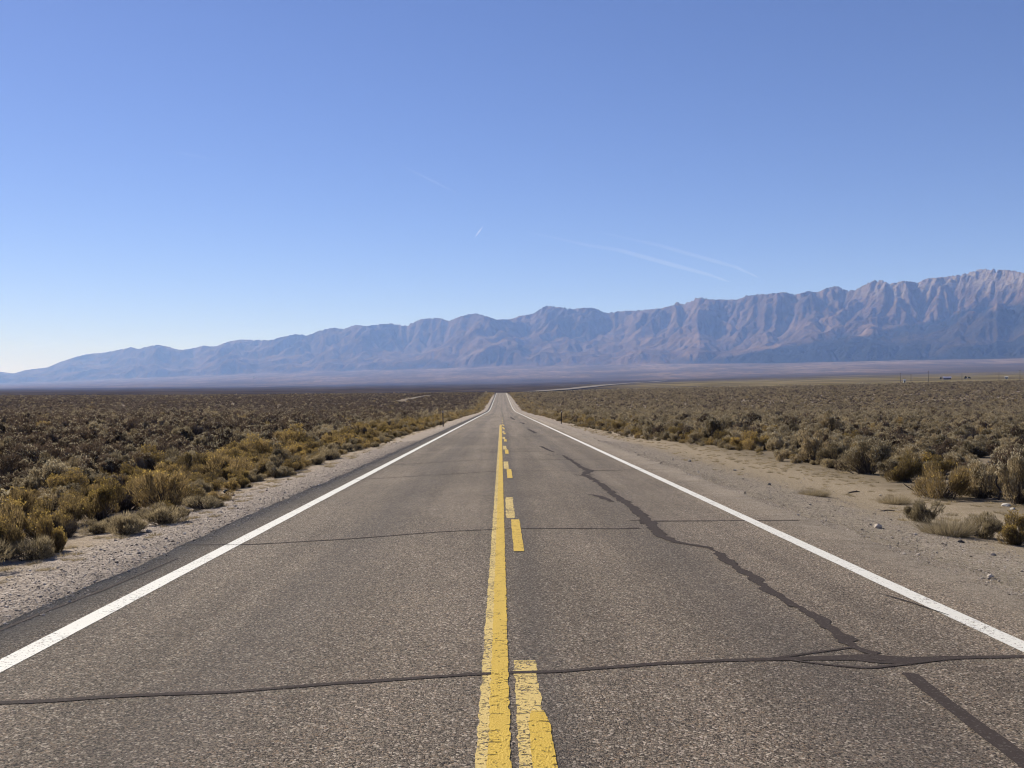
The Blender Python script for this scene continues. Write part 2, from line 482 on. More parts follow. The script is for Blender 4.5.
# further crosswise seals
seam([(180, 541, .028), (250, 541.5, .03), (350, 537, .024), (440, 531, .022), (497, 529, .022), (560, 528, .026), (620, 528, .035), (640, 527, .06)], .012, 16)
seam([(630, 519.5, .03), (650, 520, .045), (690, 519.5, .04), (750, 518.5, .03), (800, 518, .02)], .015, 17, .0034)
seam([(355, 478, .03), (430, 474.5, .025), (500, 471, .03), (575, 470.5, .05), (640, 468.5, .035), (668, 468.5, .02)], .015, 18, sub=.15)
seam([(390, 464, .03), (470, 460, .03), (500, 459, .03), (560, 459, .04), (615, 458, .03)], .02, 19, sub=.2)
seam([(405, 454.5, .03), (470, 452, .03), (540, 451, .04), (585, 450, .03)], .02, 20, sub=.25)
seam([(430, 438, .05), (500, 436.5, .05), (565, 436, .04)], .02, 21, sub=.4)
seam([(528, 428.5, .2), (532, 431, .3), (536, 433, .05)], .15, 22, sub=.3)
seam([(511, 417, .3), (513, 419, .4), (515, 420, .1)], .2, 23, sub=.5)
seam([(519, 422, .1), (523, 423, .25), (524, 424, .1)], .2, 24, sub=.5)
# broken edge of the old paving on the left
ribbon('crack_sealant', [(-3.70, 11.5, .012), (-3.78, 9.6, .02), (-3.88, 8.6, .02), (-3.93, 7.6, .022), (-3.96, 6.4, .02), (-3.93, 4.5, .02)], M_tar, .004, road, .02, .06, 31)
ribbon('crack_sealant', [(3.73, 8.3, .006), (3.62, 8.9, .012), (3.50, 9.3, .006)], M_tar, .007, road, .006, .06, 33)
# ------------------------------------------------------------------ mountains: an eroded range, nearer on the right
SKY = [(-260, 381), (-160, 378), (-60, 374.5), (0, 371.7), (14, 373.5), (25, 370), (47, 367.5), (60, 362), (75, 357), (88, 354), (105, 352.5), (118, 350), (131, 347), (138, 349), (150, 346), (156, 344.5), (165, 346), (180, 350), (195, 348), (203, 345.5), (215, 346.5), (228, 341.5), (240, 339.5), (256, 340), (271, 340), (281, 337), (296, 334), (308, 335.5), (318, 331), (333, 327.5), (343, 329), (356, 324.5), (366, 326), (381, 324), (391, 323.5), (406, 326), (418, 320), (428, 318), (441, 318), (448, 321), (461, 316), (476, 313), (491, 317.5), (496, 319.5), (511, 319), (519, 316), (532, 314), (546, 305.5), (559, 307), (572, 309), (587, 307.5), (593, 307.5), (606, 313), (622, 311), (642, 310), (662, 308), (672, 305.5), (678, 301.5), (682, 304.5), (692, 301), (698, 297), (712, 299.5), (737, 299.5), (747, 295.5), (762, 294), (768, 293.7), (785, 292), (795, 294.5), (808, 291), (818, 292), (828, 287.5), (838, 286), (845, 290), (855, 290), (873, 280.5), (884, 280.5), (889, 284), (905, 280.5), (918, 282.5), (928, 278), (943, 277), (965, 274), (980, 269), (1010, 270), (1018, 271.5), (1024, 272.5), (1060, 280), (1100, 276), (1160, 288), (1240, 284)]
def build_mountains():
    px = np.arange(-200, 1226, 1.1)
    nx, nv = len(px), 320
    spx = np.array([a for a, b in SKY], float); srow = np.array([b for a, b in SKY], float)
    skyrow = np.interp(px, spx, srow)
    D = np.interp(px, PX_F, DIST_F)
    wobx = 400 * (fbm(px / 110.0, px * 0, 2, 71) - 0.5)
    foot = D * 0.97 - 150 + wobx * 1.4
    depth = np.interp(px, [-200, 0, 250, 500, 800, 1226], [6500, 6300, 5600, 5000, 4700, 4700])
    v = np.linspace(0, 1, nv)
    ang = np.arctan((px - 512) / F) + math.atan(0.011)
    cosd = (F / np.hypot(F, px - 512))[None, :]
    rr = foot[None, :] + v[:, None] * depth[None, :]          # distance along bearing
    Xg = rr * np.sin(ang)[None, :]; Yg = rr * np.cos(ang)[None, :]
    # cell sizes
    dth = np.gradient(ang)
    dx = rr * dth[None, :]; dv = np.broadcast_to(depth[None, :] / (nv - 1), rr.shape)
    area = dx * dv
    T = np.clip((390 - skyrow) / 1000.0, 0.004, None)         # tangent of the crest's elevation
    crest = 0.62 + 0.10 * (fbm(px / 60.0, px * 0 + 3, 4, 73) - 0.5) * 2
    vv = v[:, None]
    tent = np.where(vv < crest, vv / crest, (1 - vv) / (1 - crest))
    U = T[None, :] * (0.03 + 0.97 * tent ** 1.5)
    U = U * (0.30 + 1.4 * fbm(Xg / 1500.0, Yg / 1500.0, 4, 75, 0.45))
    U[0, :] = 0; U[-1, :] = 0
    K = 0.35 + 1.3 * fbm(Xg / 700.0, Yg / 700.0, 4, 77)
    h = U * 1500 * tent * (0.2 + 1.6 * fbm(Xg / 1100.0 + 9, Yg / 1100.0, 3, 76)) + 60 * fbm(Xg / 260.0, Yg / 260.0, 5, 79)
    h[0, :] = 0; h[-1, :] = 0
    N = nx * nv
    idx = np.arange(N).reshape(nv, nx)
    offs = [(-1, 0), (1, 0), (0, -1), (0, 1), (-1, -1), (-1, 1), (1, -1), (1, 1)]
    Xp = np.pad(Xg, 1, mode='reflect', reflect_type='odd'); Yp_ = np.pad(Yg, 1, mode='reflect', reflect_type='odd')
    dist = [np.maximum(np.hypot(Xp[1 + a:1 + a + nv, 1 + b:1 + b + nx] - Xg, Yp_[1 + a:1 + a + nv, 1 + b:1 + b + nx] - Yg), 6.0) for a, b in offs]
    areaf = area.ravel(); Kf = K.ravel()
    for it in range(46):
        best = np.zeros((nv, nx)); rc = idx.copy(); dd = np.ones((nv, nx))
        hp = np.pad(h, 1, mode='constant', constant_values=1e9)
        ip = np.pad(idx, 1)
        for (a, b), ds in zip(offs, dist):
            hn = hp[1 + a:1 + a + nv, 1 + b:1 + b + nx]
            s = (h - hn) / ds
            m = s > best
            best[m] = s[m]; rc[m] = ip[1 + a:1 + a + nv, 1 + b:1 + b + nx][m]; dd[m] = ds[m]
        rc[0, :] = idx[0, :]; rc[-1, :] = idx[-1, :]
        rcv = rc.ravel()
        cnt = (rcv != np.arange(N)).astype(np.int64); ptr = rcv.copy()
        for _ in range(12):
            cnt = cnt + cnt[ptr]; ptr = ptr[ptr]
        order = np.argsort(cnt, kind='stable'); cs = cnt[order]
        nl = cs[-1]
        bounds = np.searchsorted(cs, np.arange(nl + 2))
        A = areaf.copy()
        for L in range(nl, 0, -1):
            q = order[bounds[L]:bounds[L + 1]]
            np.add.at(A, rcv[q], A[q])
        hf = (h + U * 26).ravel()
        hf[idx[0]] = 0; hf[idx[-1]] = 0
        kk = 0.05 * Kf * np.sqrt(A + 9 * areaf) / dd.ravel()
        for L in range(1, nl + 1):
            q = order[bounds[L]:bounds[L + 1]]
            hf[q] = (hf[q] + kk[q] * hf[rcv[q]]) / (1 + kk[q])
        h = hf.reshape(nv, nx)
        # a little hillslope creep
        hs = h.copy()
        hs[1:-1, 1:-1] = h[1:-1, 1:-1] + 0.02 * (h[2:, 1:-1] + h[:-2, 1:-1] + h[1:-1, 2:] + h[1:-1, :-2] - 4 * h[1:-1, 1:-1])
        h = hs
    flow = np.log(A.reshape(nv, nx) / area.mean())
    # big forms first: soften the finest fluting
    def blur(q, k):
        c = np.cumsum(np.pad(q, ((k + 1, k), (0, 0)), mode='edge'), 0); q = (c[2 * k + 1:] - c[:-2 * k - 1]) / (2 * k + 1)
        c = np.cumsum(np.pad(q, ((0, 0), (k + 1, k)), mode='edge'), 1); return (c[:, 2 * k + 1:] - c[:, :-2 * k - 1]) / (2 * k + 1)
    soft = blur(blur(blur(h, 5), 5), 5)
    h = 0.68 * h + 0.32 * soft
    h = h - h[0:1, :] * (1 - sstep(0.0, 0.1, vv))
    h[0, :] = 0
    # rough rock detail
    hn = h / h.max()
    rough = (fbm(Xg / 150.0, Yg / 150.0, 5, 83, 0.6) - 0.5) * sstep(0.12, 0.6, hn)
    crag = 1 - np.abs(2 * fbm(Xg / 210.0, Yg / 210.0, 4, 87, 0.6) - 1)
    fine = (fbm(Xg / 70.0, Yg / 70.0, 3, 89, 0.6) - 0.5) * sstep(0.35, 0.8, hn)
    h = h + (fine * 0.085 + rough * 0.09 + (crag - 0.75) * 0.10 * sstep(0.45, 0.85, hn)) * h.max()
    base = tz(Xg, Yg)
    base0 = EYE - (np.interp(px, PX_F, RW_F)[None, :] - 390) * rr * cosd / 1000.0
    base = np.where(vv > 0.05, base0, base) - 4 * (1 - sstep(0, 0.03, vv)) 
    sc = np.ones(nx)
    for _ in range(8):
        el = ((base + sc[None, :] * h - EYE) / (rr * cosd)).max(0)
        e0 = (base[-30] - EYE) / (rr * cosd)[-30]
        sc = sc * np.clip((T - e0) / np.maximum(el - e0, 1e-4), 0.2, 5)
        ker = np.exp(-0.5 * (np.arange(-6, 7) / 1.1) ** 2); ker /= ker.sum()
        sc = np.convolve(np.pad(sc, 6, mode='edge'), ker, 'valid')
    Z = base + sc[None, :] * h
    Z[-1] = -4
    me = mesh_np('mountains', np.stack([Xg, Yg, Z], -1).reshape(-1, 3), grid_faces(nv, nx), True)
    mx = (sc[None, :] * h).max(0); mx = np.convolve(np.pad(mx, 40, mode='edge'), np.ones(81) / 81, 'valid')
    hrel = (sc[None, :] * h) / mx[None, :]
    P = np.broadcast_to(px[None, :], rr.shape)
    # juniper belt on the lower slopes, thickest on the right
    top = np.interp(P, [300, 420, 560, 660, 720, 800, 900, 1024, 1100], [-0.05, 0.12, 0.06, 0.0, 0.05, 0.22, 0.40, 0.52, 0.5])
    fz = fbm(Xg / 1900.0, Yg / 1900.0, 6, 91, 0.55)
    forest = sstep(0.0, 0.07, top - hrel + 0.62 * (fz - 0.5)) * (0.7 + 0.3 * sstep(560, 800, P))
    forest = forest * (0.75 + 0.25 * sstep(0.34, 0.52, fbm(Xg / 700.0, Yg / 700.0, 4, 93)))
    pale = sstep(0.70, 0.82, hrel + 0.22 * (fbm(Xg / 500.0, Yg / 500.0, 4, 95) - 0.5)) * (0.12 + 0.88 * sstep(820, 920, P))
    fattr(me, 'forest', forest.ravel()); fattr(me, 'pale', pale.ravel()); fattr(me, 'flow', (flow / flow.max()).ravel())
    t = NT('mountain_rock')
    n1 = t.noise(0.0022, 6, 0.62); n2 = t.noise(0.013, 5, 0.65); n3 = t.noise(0.05, 3, 0.6)
    c = t.mix(t.ramp(n1, 0.3, 0.7), (0.042, 0.028, 0.021), (0.165, 0.108, 0.070))
    c = t.mix(t.ramp(n2, 0.50, 0.70, 0, 0.75), c, (0.055, 0.046, 0.033))
    c = t.mix(t.math('MULTIPLY', t.attr('pale'), t.ramp(n2, 0.3, 0.6)), c, (0.195, 0.158, 0.126))
    c = t.mix(t.math('MULTIPLY', t.attr('forest'), t.ramp(n3, 0.25, 0.55, 0.85, 1.0)), c, (0.011, 0.013, 0.012))
    t.b.inputs['Specular IOR Level'].default_value = 0.0
    t.bump(t.math('ADD', t.math('MULTIPLY', n2, 0.7), t.math('MULTIPLY', n3, 0.3)), 1.0, 60.0)
    o = link('mountains', me, None, [t.color(c)])
    tag(o, 'long bare mountain range beyond the valley, blue with distance', 'mountains', kind='structure')
build_mountains()

# ------------------------------------------------------------------ air
def box_mesh(name, x0, x1, y0, y1, z0, z1):
    v = [(x, y, z) for z in (z0, z1) for y in (y0, y1) for x in (x0, x1)]
    f = [(0, 2, 3, 1), (4, 5, 7, 6), (0, 1, 5, 4), (2, 6, 7, 3), (0, 4, 6, 2), (1, 3, 7, 5)]
    return mesh_np(name, v, f)
def build_haze():
    me = box_mesh('haze', -38000, 38000, -38000, 38000, -7.2, 1600)
    m = bpy.data.materials.new('haze'); m.use_nodes = True
    n = m.node_tree.nodes; n.clear()
    out = n.new('ShaderNodeOutputMaterial'); pv = n.new('ShaderNodeVolumePrincipled')
    pv.inputs['Color'].default_value = (0.29, 0.48, 1.0, 1)
    pv.inputs['Absorption Color'].default_value = (1, 1, 1, 1)
    pv.inputs['Density'].default_value = 4.5e-5
    m.node_tree.links.new(pv.outputs[0], out.inputs['Volume'])
    o = link('haze', me, None, [m])
    tag(o, 'thin blue desert haze filling the valley air', 'haze', kind='stuff')
build_haze()
# ------------------------------------------------------------------ plants
def leaf_mat(name, dark, light, rand_amt=0.42, transl=0.42):
    t = NT(name)
    f = t.attr('tone')
    c = t.mix(f, dark, light)
    r = t.rand()
    c = t.mix(1.0, c, t.mix(r, (1 - rand_amt, 1 - rand_amt, 1 - rand_amt), (1 + rand_amt, 1 + rand_amt * 0.92, 1 + rand_amt * 0.75)), 'MULTIPLY')
    t.b.inputs['Specular IOR Level'].default_value = 0.08
    m = t.color(c)
    tr = t.n('ShaderNodeBsdfTranslucent'); t.set(tr.inputs[0], c)
    mx = t.n('ShaderNodeMixShader'); mx.inputs[0].default_value = transl
    t.t.links.new(t.b.outputs[0], mx.inputs[1]); t.t.links.new(tr.outputs[0], mx.inputs[2])
    t.t.links.new(mx.outputs[0], t.out.inputs[0])
    return m
M_sage = leaf_mat('sagebrush_leaf', (0.078, 0.061, 0.037), (0.37, 0.29, 0.172))
M_sagedk = leaf_mat('dark_sagebrush_leaf', (0.034, 0.025, 0.020), (0.150, 0.108, 0.077))
M_rabbit = leaf_mat('rabbitbrush_stem', (0.085, 0.064, 0.033), (0.32, 0.232, 0.110))
M_rabtip = leaf_mat('rabbitbrush_seed_head', (0.22, 0.15, 0.045), (0.50, 0.36, 0.11))
M_straw = leaf_mat('dry_grass_blade', (0.16, 0.125, 0.072), (0.41, 0.335, 0.215), 0.2)
M_tan = leaf_mat('dry_shrub_twig', (0.12, 0.094, 0.056), (0.38, 0.31, 0.19), 0.3)
M_litstalk = leaf_mat('sunlit_seed_stalk', (0.20, 0.165, 0.105), (0.42, 0.36, 0.245), 0.3)  # pale seed stalks that also put the sage's sunlit tops into the colour
M_twig = leaf_mat('dead_twig', (0.042, 0.033, 0.028), (0.13, 0.105, 0.085), 0.2, 0.0)

def blades(P, Dn, Ln, Wd, r, tone, curl=0.0):
    """triangular blades: base points, unit directions, lengths, widths"""
    n = len(P)
    side = np.cross(Dn, r.normal(size=(n, 3))); side /= np.linalg.norm(side, axis=1, keepdims=True) + 1e-9
    a = P - side * Wd[:, None] * 0.5; b = P + side * Wd[:, None] * 0.5
    tip = P + Dn * Ln[:, None]
    tip[:, 2] -= curl * Ln
    V = np.stack([a, b, tip], 1).reshape(-1, 3)
    return V, np.arange(3 * n).reshape(-1, 3), np.repeat(tone, 3)
def ribs(A, B, w0, w1, r, mid=0.06):
    """thin three-sided twigs from A to B with one bend"""
    n = len(A); M = (A + B) / 2 + r.normal(size=(n, 3)) * mid * np.linalg.norm(B - A, axis=1, keepdims=True)
    d = B - A; d /= np.linalg.norm(d, axis=1, keepdims=True) + 1e-9
    u = np.cross(d, r.normal(size=(n, 3))); u /= np.linalg.norm(u, axis=1, keepdims=True) + 1e-9
    q = np.cross(d, u)
    V = []
    for c, wd in ((A, w0), (M, (w0 + w1) / 2), (B, w1)):
        for k in range(3):
            th = k * 2.0944
            V.append(c + (u * math.cos(th) + q * math.sin(th)) * (wd * 0.5)[:, None])
    V = np.stack(V, 1)                              # n,9,3
    f = []
    for s_ in range(2):
        for k in range(3):
            k2 = (k + 1) % 3
            f.append([s_ * 3 + k, s_ * 3 + k2, s_ * 3 + 3 + k2, s_ * 3 + 3 + k])
    f = np.array(f)
    Fc = (np.arange(n)[:, None, None] * 9 + f[None]).reshape(-1, 4)
    return V.reshape(-1, 3), Fc
def unit(v):
    return v / (np.linalg.norm(v, axis=-1, keepdims=True) + 1e-9)

def make_shrub(seed, rad, hgt, nleaf, ntwig, ll, lw, upright, clumps, shell=0.5, spread=1.0, tipn=0, tipsize=0.03):
    """returns (leaf mesh arrays, twig mesh arrays, tip mesh arrays) of a rounded desert shrub"""
    r = np.random.default_rng(seed)
    nc = clumps
    th = r.uniform(0, 6.283, nc); ph = np.arccos(r.uniform(-0.12, 0.98, nc))
    cr = r.uniform(0.42, 0.90, nc)
    C = np.stack([np.cos(th) * np.sin(ph) * rad * cr, np.sin(th) * np.sin(ph) * rad * cr, (0.24 + np.cos(ph) * 0.54 * cr / 0.65) * hgt], -1)
    CR = r.uniform(0.16, 0.40, nc) * rad
    k = r.integers(0, nc, nleaf)
    d = unit(r.normal(size=(nleaf, 3)) + np.array([0, 0, 0.25]))
    rad_f = r.uniform(shell, 1.0, nleaf) ** 0.6
    P = C[k] + d * (CR[k] * rad_f)[:, None] * np.array([1, 1, 0.85 * hgt / rad if hgt / rad < 1.3 else 1.1])
    P[:, 2] = np.maximum(P[:, 2], 0.02 + r.uniform(0, 0.12, nleaf) * hgt)
    root = np.stack([r.normal(0, rad * 0.12, nleaf), r.normal(0, rad * 0.12, nleaf), np.zeros(nleaf) - 0.05], -1)
    out = unit(P - root)
    Dn = unit(out * spread + np.array([0, 0, upright]) + r.normal(size=(nleaf, 3)) * 0.35)
    Ln = ll * r.uniform(0.6, 1.35, nleaf); Wd = lw * r.uniform(0.6, 1.3, nleaf)
    tone = np.clip(0.5 + 0.3 * r.normal(size=nleaf) + 0.25 * (r.random(nc)[k] - 0.5), 0, 1)
    leaf = blades(P - Dn * Ln[:, None] * 0.4, Dn, Ln, Wd, r, tone)
    twig = None
    if ntwig:
        kk = r.integers(0, nc, ntwig)
        A = np.stack([r.normal(0, rad * 0.10, ntwig), r.normal(0, rad * 0.10, ntwig), np.full(ntwig, -0.06)], -1)
        B = C[kk] + unit(r.normal(size=(ntwig, 3)) + np.array([0, 0, 0.4])) * (CR[kk] * r.uniform(0.2, 1.08, ntwig))[:, None]
        B[:, 2] = np.maximum(B[:, 2], 0.05)
        V, Fc = ribs(A, B, r.uniform(0.008, 0.020, ntwig) * (rad / 0.5), r.uniform(0.003, 0.006, ntwig), r, 0.09)
        twig = (V, Fc, np.repeat(np.clip(r.normal(0.5, 0.25, ntwig), 0, 1), 9))
    tip = None
    if tipn:
        # seed heads cluster on the crown's upper skin; sage's pale ones paint sunlit tops
        q = np.argsort(-(P[:, 2] / hgt + 0.5 * r.random(nleaf)))[:int(nleaf * 0.55)]
        q = r.choice(q, tipn)
        T = (P + Dn * Ln[:, None] * 0.6)[q]
        per = 5
        T = np.repeat(T, per, 0) + r.normal(0, tipsize * 0.45, (tipn * per, 3))
        DD = unit(r.normal(size=(tipn * per, 3)) + np.array([0, 0, 0.9]))
        tip = blades(T, DD, tipsize * r.uniform(0.7, 1.4, tipn * per), tipsize * 0.55 * r.uniform(0.7, 1.3, tipn * per), r, np.clip(r.normal(0.5, 0.3, tipn * per), 0, 1))
    return leaf, twig, tip
def arr_mesh(name, parts, mats):
    """join arrays into one mesh, one material slot each; faces may be tris or quads"""
    me = bpy.data.meshes.new(name)
    V = []; T = []; loops = []; starts = []; tot = []; mi = []; off = 0; ls = 0
    for k, (v, f, tone) in enumerate(parts):
        V.append(v); T.append(tone); loops.append((f + off).ravel())
        n, m = f.shape
        starts.append(ls + np.arange(n) * m); tot.append(np.full(n, m)); mi.append(np.full(n, k))
        off += len(v); ls += n * m
    V = np.concatenate(V).astype(np.float32)
    me.vertices.add(len(V)); me.vertices.foreach_set('co', V.ravel())
    L = np.concatenate(loops).astype(np.int32)
    me.loops.add(len(L)); me.loops.foreach_set('vertex_index', L)
    st = np.concatenate(starts).astype(np.int32)
    me.polygons.add(len(st)); me.polygons.foreach_set('loop_start', st); me.polygons.foreach_set('loop_total', np.concatenate(tot).astype(np.int32))
    for m in mats: me.materials.append(m)
    me.polygons.foreach_set('material_index', np.concatenate(mi).astype(np.int32))
    me.update(calc_edges=True)
    fattr(me, 'tone', np.concatenate(T))
    return me

def kind_meshes(kind, seed, lod):
    """foliage mesh (and branch mesh when lod is 0) of one plant, about unit size: radius .5, height ~.62"""
    q = {0: 1.0, 1: 0.26, 2: 0.075}[lod]
    big = {0: 1.0, 1: 1.75, 2: 3.0}[lod]
    r = np.random.default_rng(seed * 13 + 5)
    if kind in ('sage', 'sagedark'):
        lf, tw, tp = make_shrub(seed, 0.5, r.uniform(0.56, 0.80), int(5600 * q), int(170 * q) if lod < 2 else 0, 0.062 * big, 0.0095 * big, 0.55, int(r.integers(9, 19)), tipn=int((150, 320, 60)[seed % 3] * q * (0.35 if kind == 'sagedark' else 1)), tipsize=0.042 * (1 + 0.5 * (big - 1)))
        mats = [M_sage if kind == 'sage' else M_sagedk, M_litstalk]; parts = [lf, tp]
    elif kind == 'tan':
        lf, tw, _ = make_shrub(seed, 0.5, r.uniform(0.46, 0.62), int(4200 * q), int(160 * q) if lod < 2 else 0, 0.085 * big, 0.010 * big, 0.6, int(r.integers(12, 20)), 0.35)
        mats = [M_tan]; parts = [lf]
    elif kind == 'rabbit':
        lf, tw, tp = make_shrub(seed, 0.5, r.uniform(0.58, 0.76), int(5000 * q), int(130 * q) if lod < 2 else 0, 0.10 * big, 0.008 * big, 0.8, int(r.integers(11, 18)), 0.45, 1.0, int((60, 260, 120, 200)[seed % 4] * q), 0.030 * (1 + 0.5 * (big - 1)))
        mats = [M_rabbit, M_rabtip]; parts = [lf, tp]
    elif kind == 'bare':
        lf, tw, _ = make_shrub(seed, 0.5, r.uniform(0.6, 0.8), int(700 * q) + 60, int(420 * q) if lod < 2 else 0, 0.16 * big ** 0.5, 0.007 * big, 0.5, int(r.integers(10, 16)), 0.3)
        mats = [M_twig]; parts = [lf]
    else:  # tuft of dry grass
        n = int(1500 * q); rr = np.sqrt(r.random(n)) * 0.33; th = r.uniform(0, 6.283, n)
        P = np.stack([np.cos(th) * rr, np.sin(th) * rr, np.full(n, -0.02)], -1)
        D = unit(np.stack([np.cos(th) * rr * 2.0, np.sin(th) * rr * 2.0, r.uniform(0.45, 1.0, n)], -1) + r.normal(0, 0.22, (n, 3)))
        lf = blades(P, D, r.uniform(0.28, 0.62, n), 0.008 * big * r.uniform(0.6, 1.4, n), r, np.clip(r.normal(0.5, 0.28, n), 0, 1), 0.10)
        tw = None; mats = [M_straw]; parts = [lf]
    if lod == 0:
        fo = arr_mesh('foliage', parts, mats)
        br = arr_mesh('branches', [tw], [M_twig]) if tw is not None else None
        return fo, br
    if tw is not None:
        parts = parts + [tw]; mats = mats + [M_twig]
    return arr_mesh('foliage', parts, mats), None

KINDS = ('sage', 'sagedark', 'rabbit', 'tan', 'bare', 'tuft')
NAME = {'sage': 'sagebrush', 'sagedark': 'sagebrush', 'rabbit': 'rabbitbrush', 'tan': 'dry_shrub', 'bare': 'dead_shrub', 'tuft': 'grass_tuft'}
PROTO0 = {k: [kind_meshes(k, 100 * i + s, 0) for s in range(7)] for i, k in enumerate(KINDS)}

def put_plant(kind, x, y, wid, hgt, label, group=None, variant=None, rot=None, z=None):
    """one plant as a thing with its foliage and branches"""
    v = rng.integers(0, 7) if variant is None else variant
    fo, br = PROTO0[kind][v]
    e = bpy.data.objects.new(NAME[kind], None); COL.objects.link(e)
    e.empty_display_size = 0.2
    e.location = (x, y, float(tz(x, y)) - 0.01)
    e.rotation_euler = (0, 0, rng.uniform(0, 6.283) if rot is None else rot)
    e.scale = (wid, wid, hgt / 0.72)
    tag(e, label, {'sagebrush': 'sagebrush', 'rabbitbrush': 'rabbitbrush', 'dry_shrub': 'dry shrub', 'dead_shrub': 'dead shrub', 'grass_tuft': 'dry grass'}[NAME[kind]], group)
    if kind == 'tuft':
        link('blades', fo, e)
    else:
        link('foliage', fo, e)
        if br is not None: link('branches', br, e)
    return e

# where plants stand --------------------------------------------------------
def edge_left(y):
    return -5.75 - 0.3 * sstep(20, 60, y) + 1.3 * (fbm(y / 6.0, y * 0 + 2, 3, 61) - 0.5) + 0.6 * sstep(150, 300, y)
def edge_right(y):
    return np.interp(y, [0, 20, 32, 42, 60, 90, 150, 300], [10.6, 10.2, 10.0, 10.4, 8.0, 7.2, 6.9, 6.3]) + 1.1 * (fbm(y / 5.0, y * 0 + 8, 3, 63) - 0.5)
def scatter():
    out = []
    # jittered grid in rings so the count stays sane
    for y0, y1, cell in ((-30, 140, 0.78), (140, 340, 1.12), (340, 800, 1.42)):
        half = 0.66 * y1 + 16
        gx = np.arange(-half, half, cell); gy = np.arange(y0, y1, cell)
        X, Y = np.meshgrid(gx, gy)
        X = X + rng.uniform(-0.5, 0.5, X.shape) * cell; Y = Y + rng.uniform(-0.5, 0.5, X.shape) * cell
        X = X.ravel(); Y = Y.ravel()
        m = (np.abs(X) < 0.60 * np.maximum(Y, 0) + 14)
        X, Y = X[m], Y[m]
        L = edge_left(Y); Rg = edge_right(Y)
        dl = L - X; dr = X - Rg
        d = np.maximum(dl, dr)
        m = ~((np.abs(X + 44) < 2.6) & (Y > 430) & (Y < 665)) & (d > 0.0) & (np.hypot(X, Y) < 800) & (Y > -25)
        X, Y, d = X[m], Y[m], d[m]
        patch = fbm(X / 5.0, Y / 5.0, 3, 65)
        keep = rng.random(len(X)) < 0.55 * (d < 6) * (X < 0) + np.clip(0.52 + 1.9 * (patch - 0.42), 0.12, 0.95)
        X, Y, d, patch = X[keep], Y[keep], d[keep], patch[keep]
        out.append(np.stack([X, Y, d, patch], -1))
    return np.concatenate(out)
PTS = scatter()
left = PTS[:, 0] < 0
dep = PTS[:, 2]; Yp = PTS[:, 1]; dist = np.hypot(PTS[:, 0], Yp)
n = len(PTS)
u = rng.random(n)
prab = np.where(left, 0.88 * (1 - sstep(2.0, 5.5, dep)) + 0.02, np.where(Yp < 45, 0.22, 0.55) * (1 - sstep(2.0, 5.0 + 0.02 * Yp, dep)) + 0.015)
kind = np.where(u < prab, 2, np.where(rng.random(n) < np.where(left, 0.85, 0.25) * sstep(1, 9, dep) + 0.1, 1, 0))
kind = np.where((dep < 1.1) & (rng.random(n) < 0.40), 3, kind)
kind = np.where((dep > 1.3) & (rng.random(n) < 0.07), 3, kind)
kind = np.where(left & (dep < 3.2) & (Yp < 45) & (kind < 2) & (rng.random(n) < 0.8), 2, kind)
kind = np.where((dep > 0.8) & (rng.random(n) < 0.06), 4, kind)
big = rng.random(n)
wid = 0.52 + 0.72 * big ** 2.0 + 0.35 * (PTS[:, 3] - 0.4)
hgt = wid * rng.uniform(0.56, 0.78, n)
hgt = np.where((kind == 2), hgt * 0.85, hgt)
small = dep < 0.9
wid = np.where(small, wid * 0.72, wid); hgt = np.where(small, hgt * 0.68, hgt)
tall = rng.random(n) < 0.05
hgt = np.where(tall & ~small, hgt * 1.45, hgt); wid = np.where(tall & ~small, wid * 1.25, wid)

# plants set by hand, the ones one can point at ----------------------------------
HAND = []
def hand(kind_, px, row, wpx, hpx, label, h=1.90, var=None):
    x, y = at(px, row, h)
    HAND.append((x, y))
    put_plant(kind_, x, y, wpx * y / 1000 * 1.02, hpx * y / 1000, label, None, var)
hand('tuft', 815, 496, 30, 13, 'lowest flat straw tuft alone on the right sand nearest the paving', var=0)
hand('tuft', 896, 499, 32, 18, 'dry tuft on the sand between the flat straw tuft and the sagebrush row', var=1)
hand('tan', 925, 520, 38, 36, 'round tan bush on the gravel just behind the broad straw-coloured clump', var=2)
hand('tuft', 948, 536, 52, 34, 'broad straw-coloured clump with a white stone at its foot', var=2)
hand('tan', 982, 534, 50, 32, 'low tan bush merging with the broad straw-coloured clump', var=3)
hand('rabbit', 1018, 541, 44, 34, 'dark rabbitbrush with mustard seed heads at the right edge of the photo', var=1)
hand('rabbit', 906, 478, 44, 30, 'mustard-topped rabbitbrush standing out of the sagebrush row on the right', var=2)
hand('sage', 868, 470, 48, 36, 'large sagebrush with a dark hollow on the near edge of the right sand', var=4)
hand('sage', 815, 460, 40, 34, 'tall pale sagebrush at the far end of the open right sand', var=5)
hand('rabbit', 945, 494, 60, 42, 'yellowish rabbitbrush in front of the row left of the dead snag', var=4)
hand('sage', 985, 494, 46, 42, 'bare-legged grey sagebrush directly left of the dead snag', var=6)
hand('sage', 1022, 500, 46, 50, 'tall sagebrush right of the dead snag at the photo edge', var=0)
hand('rabbit', 54, 551, 40, 40, 'small mustard rabbitbrush standing alone at the left gravel edge', var=1)
hand('rabbit', 8, 554, 70, 56, 'biggest mustard rabbitbrush at the left edge of the photo', var=2)
hand('tan', 128, 536, 52, 32, 'low tan bush spilling onto the left gravel beside the dark bare patch', var=0)
hand('tan', 168, 526, 48, 30, 'low tan bush on the left gravel, second behind the dark bare patch', var=1)
hand('tan', 205, 511, 44, 22, 'flat tan bush reaching farthest onto the left gravel', var=2)
hand('rabbit', 165, 505, 58, 40, 'pale-topped wide rabbitbrush above the flat tan bush', var=0)
hand('rabbit', 225, 476, 52, 34, 'orange-yellow rabbitbrush with a dark underside by the left gravel', var=4)
